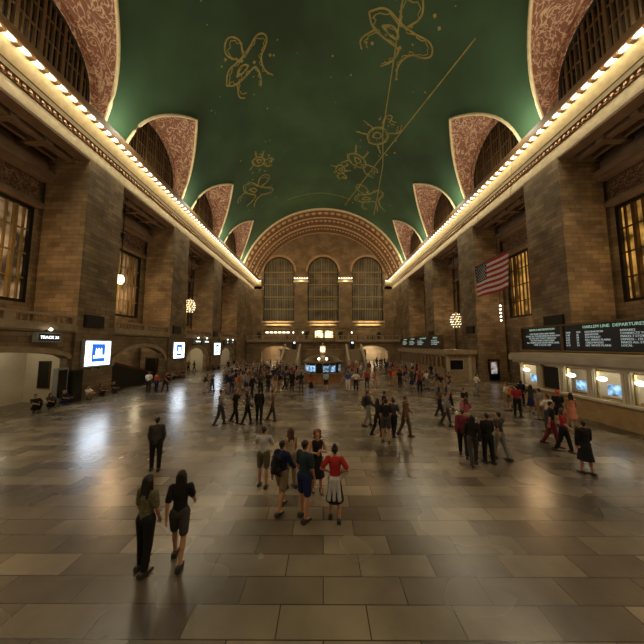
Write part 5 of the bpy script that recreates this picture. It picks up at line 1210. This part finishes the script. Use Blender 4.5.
(-17.75, 22.39, 'sit', 75, 'black', 'tshirt', 'charcoal', 'trousers', 'short', 'black', 'person in black shirt sitting at the mouth of the wide left archway'),
(-17.75, 30.09, 'sit', 75, 'black', 'tshirt', 'black', 'trousers', 'short', 'black', 'person in black sitting at the foot of the second left pier, left one'),
(-17.75, 31.08, 'sit', 105, 'grey', 'tshirt', 'black', 'trousers', 'short', 'brown', 'person in grey sitting at the foot of the second left pier'),
(-17.75, 32.14, 'sit', 90, 'maroon', 'tshirt', 'charcoal', 'trousers', 'long', 'black', 'person in maroon sitting at the foot of the second left pier, long hair'),
(-17.75, 33.28, 'sit', 75, 'black', 'tshirt', 'khaki', 'trousers', 'short', 'black', 'person in black top and khaki trousers sitting by the second left pier'),
(-17.75, 42.28, 'sit', 75, 'black', 'tshirt', 'black', 'trousers', 'long', 'black', 'person in black sitting at the foot of the third left pier'),
(-17.75, 44.28, 'sit', 105, 'navy', 'tshirt', 'black', 'trousers', 'short', 'brown', 'person in navy sitting at the foot of the third left pier'),
]

PL = {}
for row in CROWD: PL[row[-1]] = person(*row)
def find(s): return next(o for l, o in PL.items() if s in l)
def backpack(p, c, label):
    J = skeleton('stand'); z = J['pel'].z
    me = PARTS.get('bp')
    if not me:
        mb = MB(); cap(mb, (-.07, .22, z+.14), .085, (.07, .22, z+.14), .085); cap(mb, (-.07, .20, z+.42), .07, (.07, .20, z+.42), .07); cap(mb, (0, .21, z+.12), .1, (0, .2, z+.44), .09)
        cap(mb, (0, .29, z+.15), .06, (0, .29, z+.25), .05)
        me = PARTS['bp'] = fuse(mb, 'backpack', .012, pmat('black'))
    o = bpy.data.objects.new('backpack', me); COL.objects.link(o); o.location = p.location; o.rotation_euler = p.rotation_euler; o.scale = p.scale
    o.material_slots[0].link = 'OBJECT'; o.material_slots[0].material = pmat(c); tag(o, label, 'backpack')
    sm = MB()
    for s in (-1, 1): sm.tube([(s*.09, .13, z+.5), (s*.1, .02, z+.57), (s*.11, -.13, z+.47), (s*.12, -.13, z+.3), (s*.13, .1, z+.16)], .016, 6)
    attach('straps', sm.mesh('straps', pmat(c)), o)
backpack(find('navy blue jacket and khaki' if False else 'a dark backpack'), 'black', 'dark backpack worn over the navy blue jacket in the foreground')
backpack(find('with orange backpack'), 'orange', 'orange backpack on the white t-shirt at the left of the ticket queue')
backpack(find('leading the dark group'), 'charcoal', 'charcoal backpack on the front walker right of the round booth')
backpack(find('in black sleeveless top and beige shorts near the third'), 'black', 'black backpack on the person in beige shorts near the third screen')
w_ = find('hair in a bun, light jacket'); J = skeleton('hips'); z = J['pel'].z
mb = MB(); mb.lathe([(.15, .12), (.175, .06), (.17, .02), (.15, .0)], (0, 0, z), 18, sy=.9)
for x in (-.09, 0, .09): cap(mb, (x, .13, z+.05), .05, (x*1.5, .17, z-.38), .055)
attach('tied_jacket', fuse(mb, 'tied_jacket', .012, pmat('light grey')), w_)['label'] = 'light grey jacket tied around the waist'
pp = tag(MB().box(-.12, .12, -.003, .003, -.17, .17).build('paper', mat('white_paper', (.6, .58, .55), .8)), 'white folded paper held beside the red top in the foreground', 'paper')
M4 = w_.matrix_basis; wrp = M4 @ (J['wrl'] + J['hdl']*.1); wrp2 = M4 @ (J['wrr'] + J['hdr']*.1)
pp.location = (wrp if wrp.x > wrp2.x else wrp2) + Vector((.06, -.02, -.02)); pp.rotation_euler = (R(30), R(40), R(20))
# diners behind the far balustrade
for i, (x, c) in enumerate(((-8.6, 'black'), (5.3, 'maroon'), (6.1, 'rust red'), (8.4, 'dark red'), (9.5, 'white'), (10.7, 'maroon'), (11.9, 'rust red'), (14.8, 'black'))):
    cn = ['left of the white globe lamp', 'right of the palm', 'second from the yellow panel', 'third from the yellow panel', 'fourth from the yellow panel', 'fifth from the yellow panel', 'nearest the right balcony palm', 'at the right end'][i]
    o = person(x, 62.6 + .3*(i % 2), 'stand', (i*67) % 360, c, 'tshirt', 'black', 'trousers', 'short', 'black', 'person in %s t-shirt on the far balcony, %s' % (c, cn)); o.location.z = 5.05; o['group'] = 'people on the far balcony'

# give lettering real meshes
for o in [o for o in bpy.data.objects if o.type == 'FONT']:
    me = bpy.data.meshes.new_from_object(o.evaluated_get(bpy.context.evaluated_depsgraph_get()))
    n = bpy.data.objects.new('lettering', me); COL.objects.link(n); n.parent = o.parent; n.location = o.location; n.rotation_euler = o.rotation_euler; n.scale = o.scale
    bpy.data.objects.remove(o)
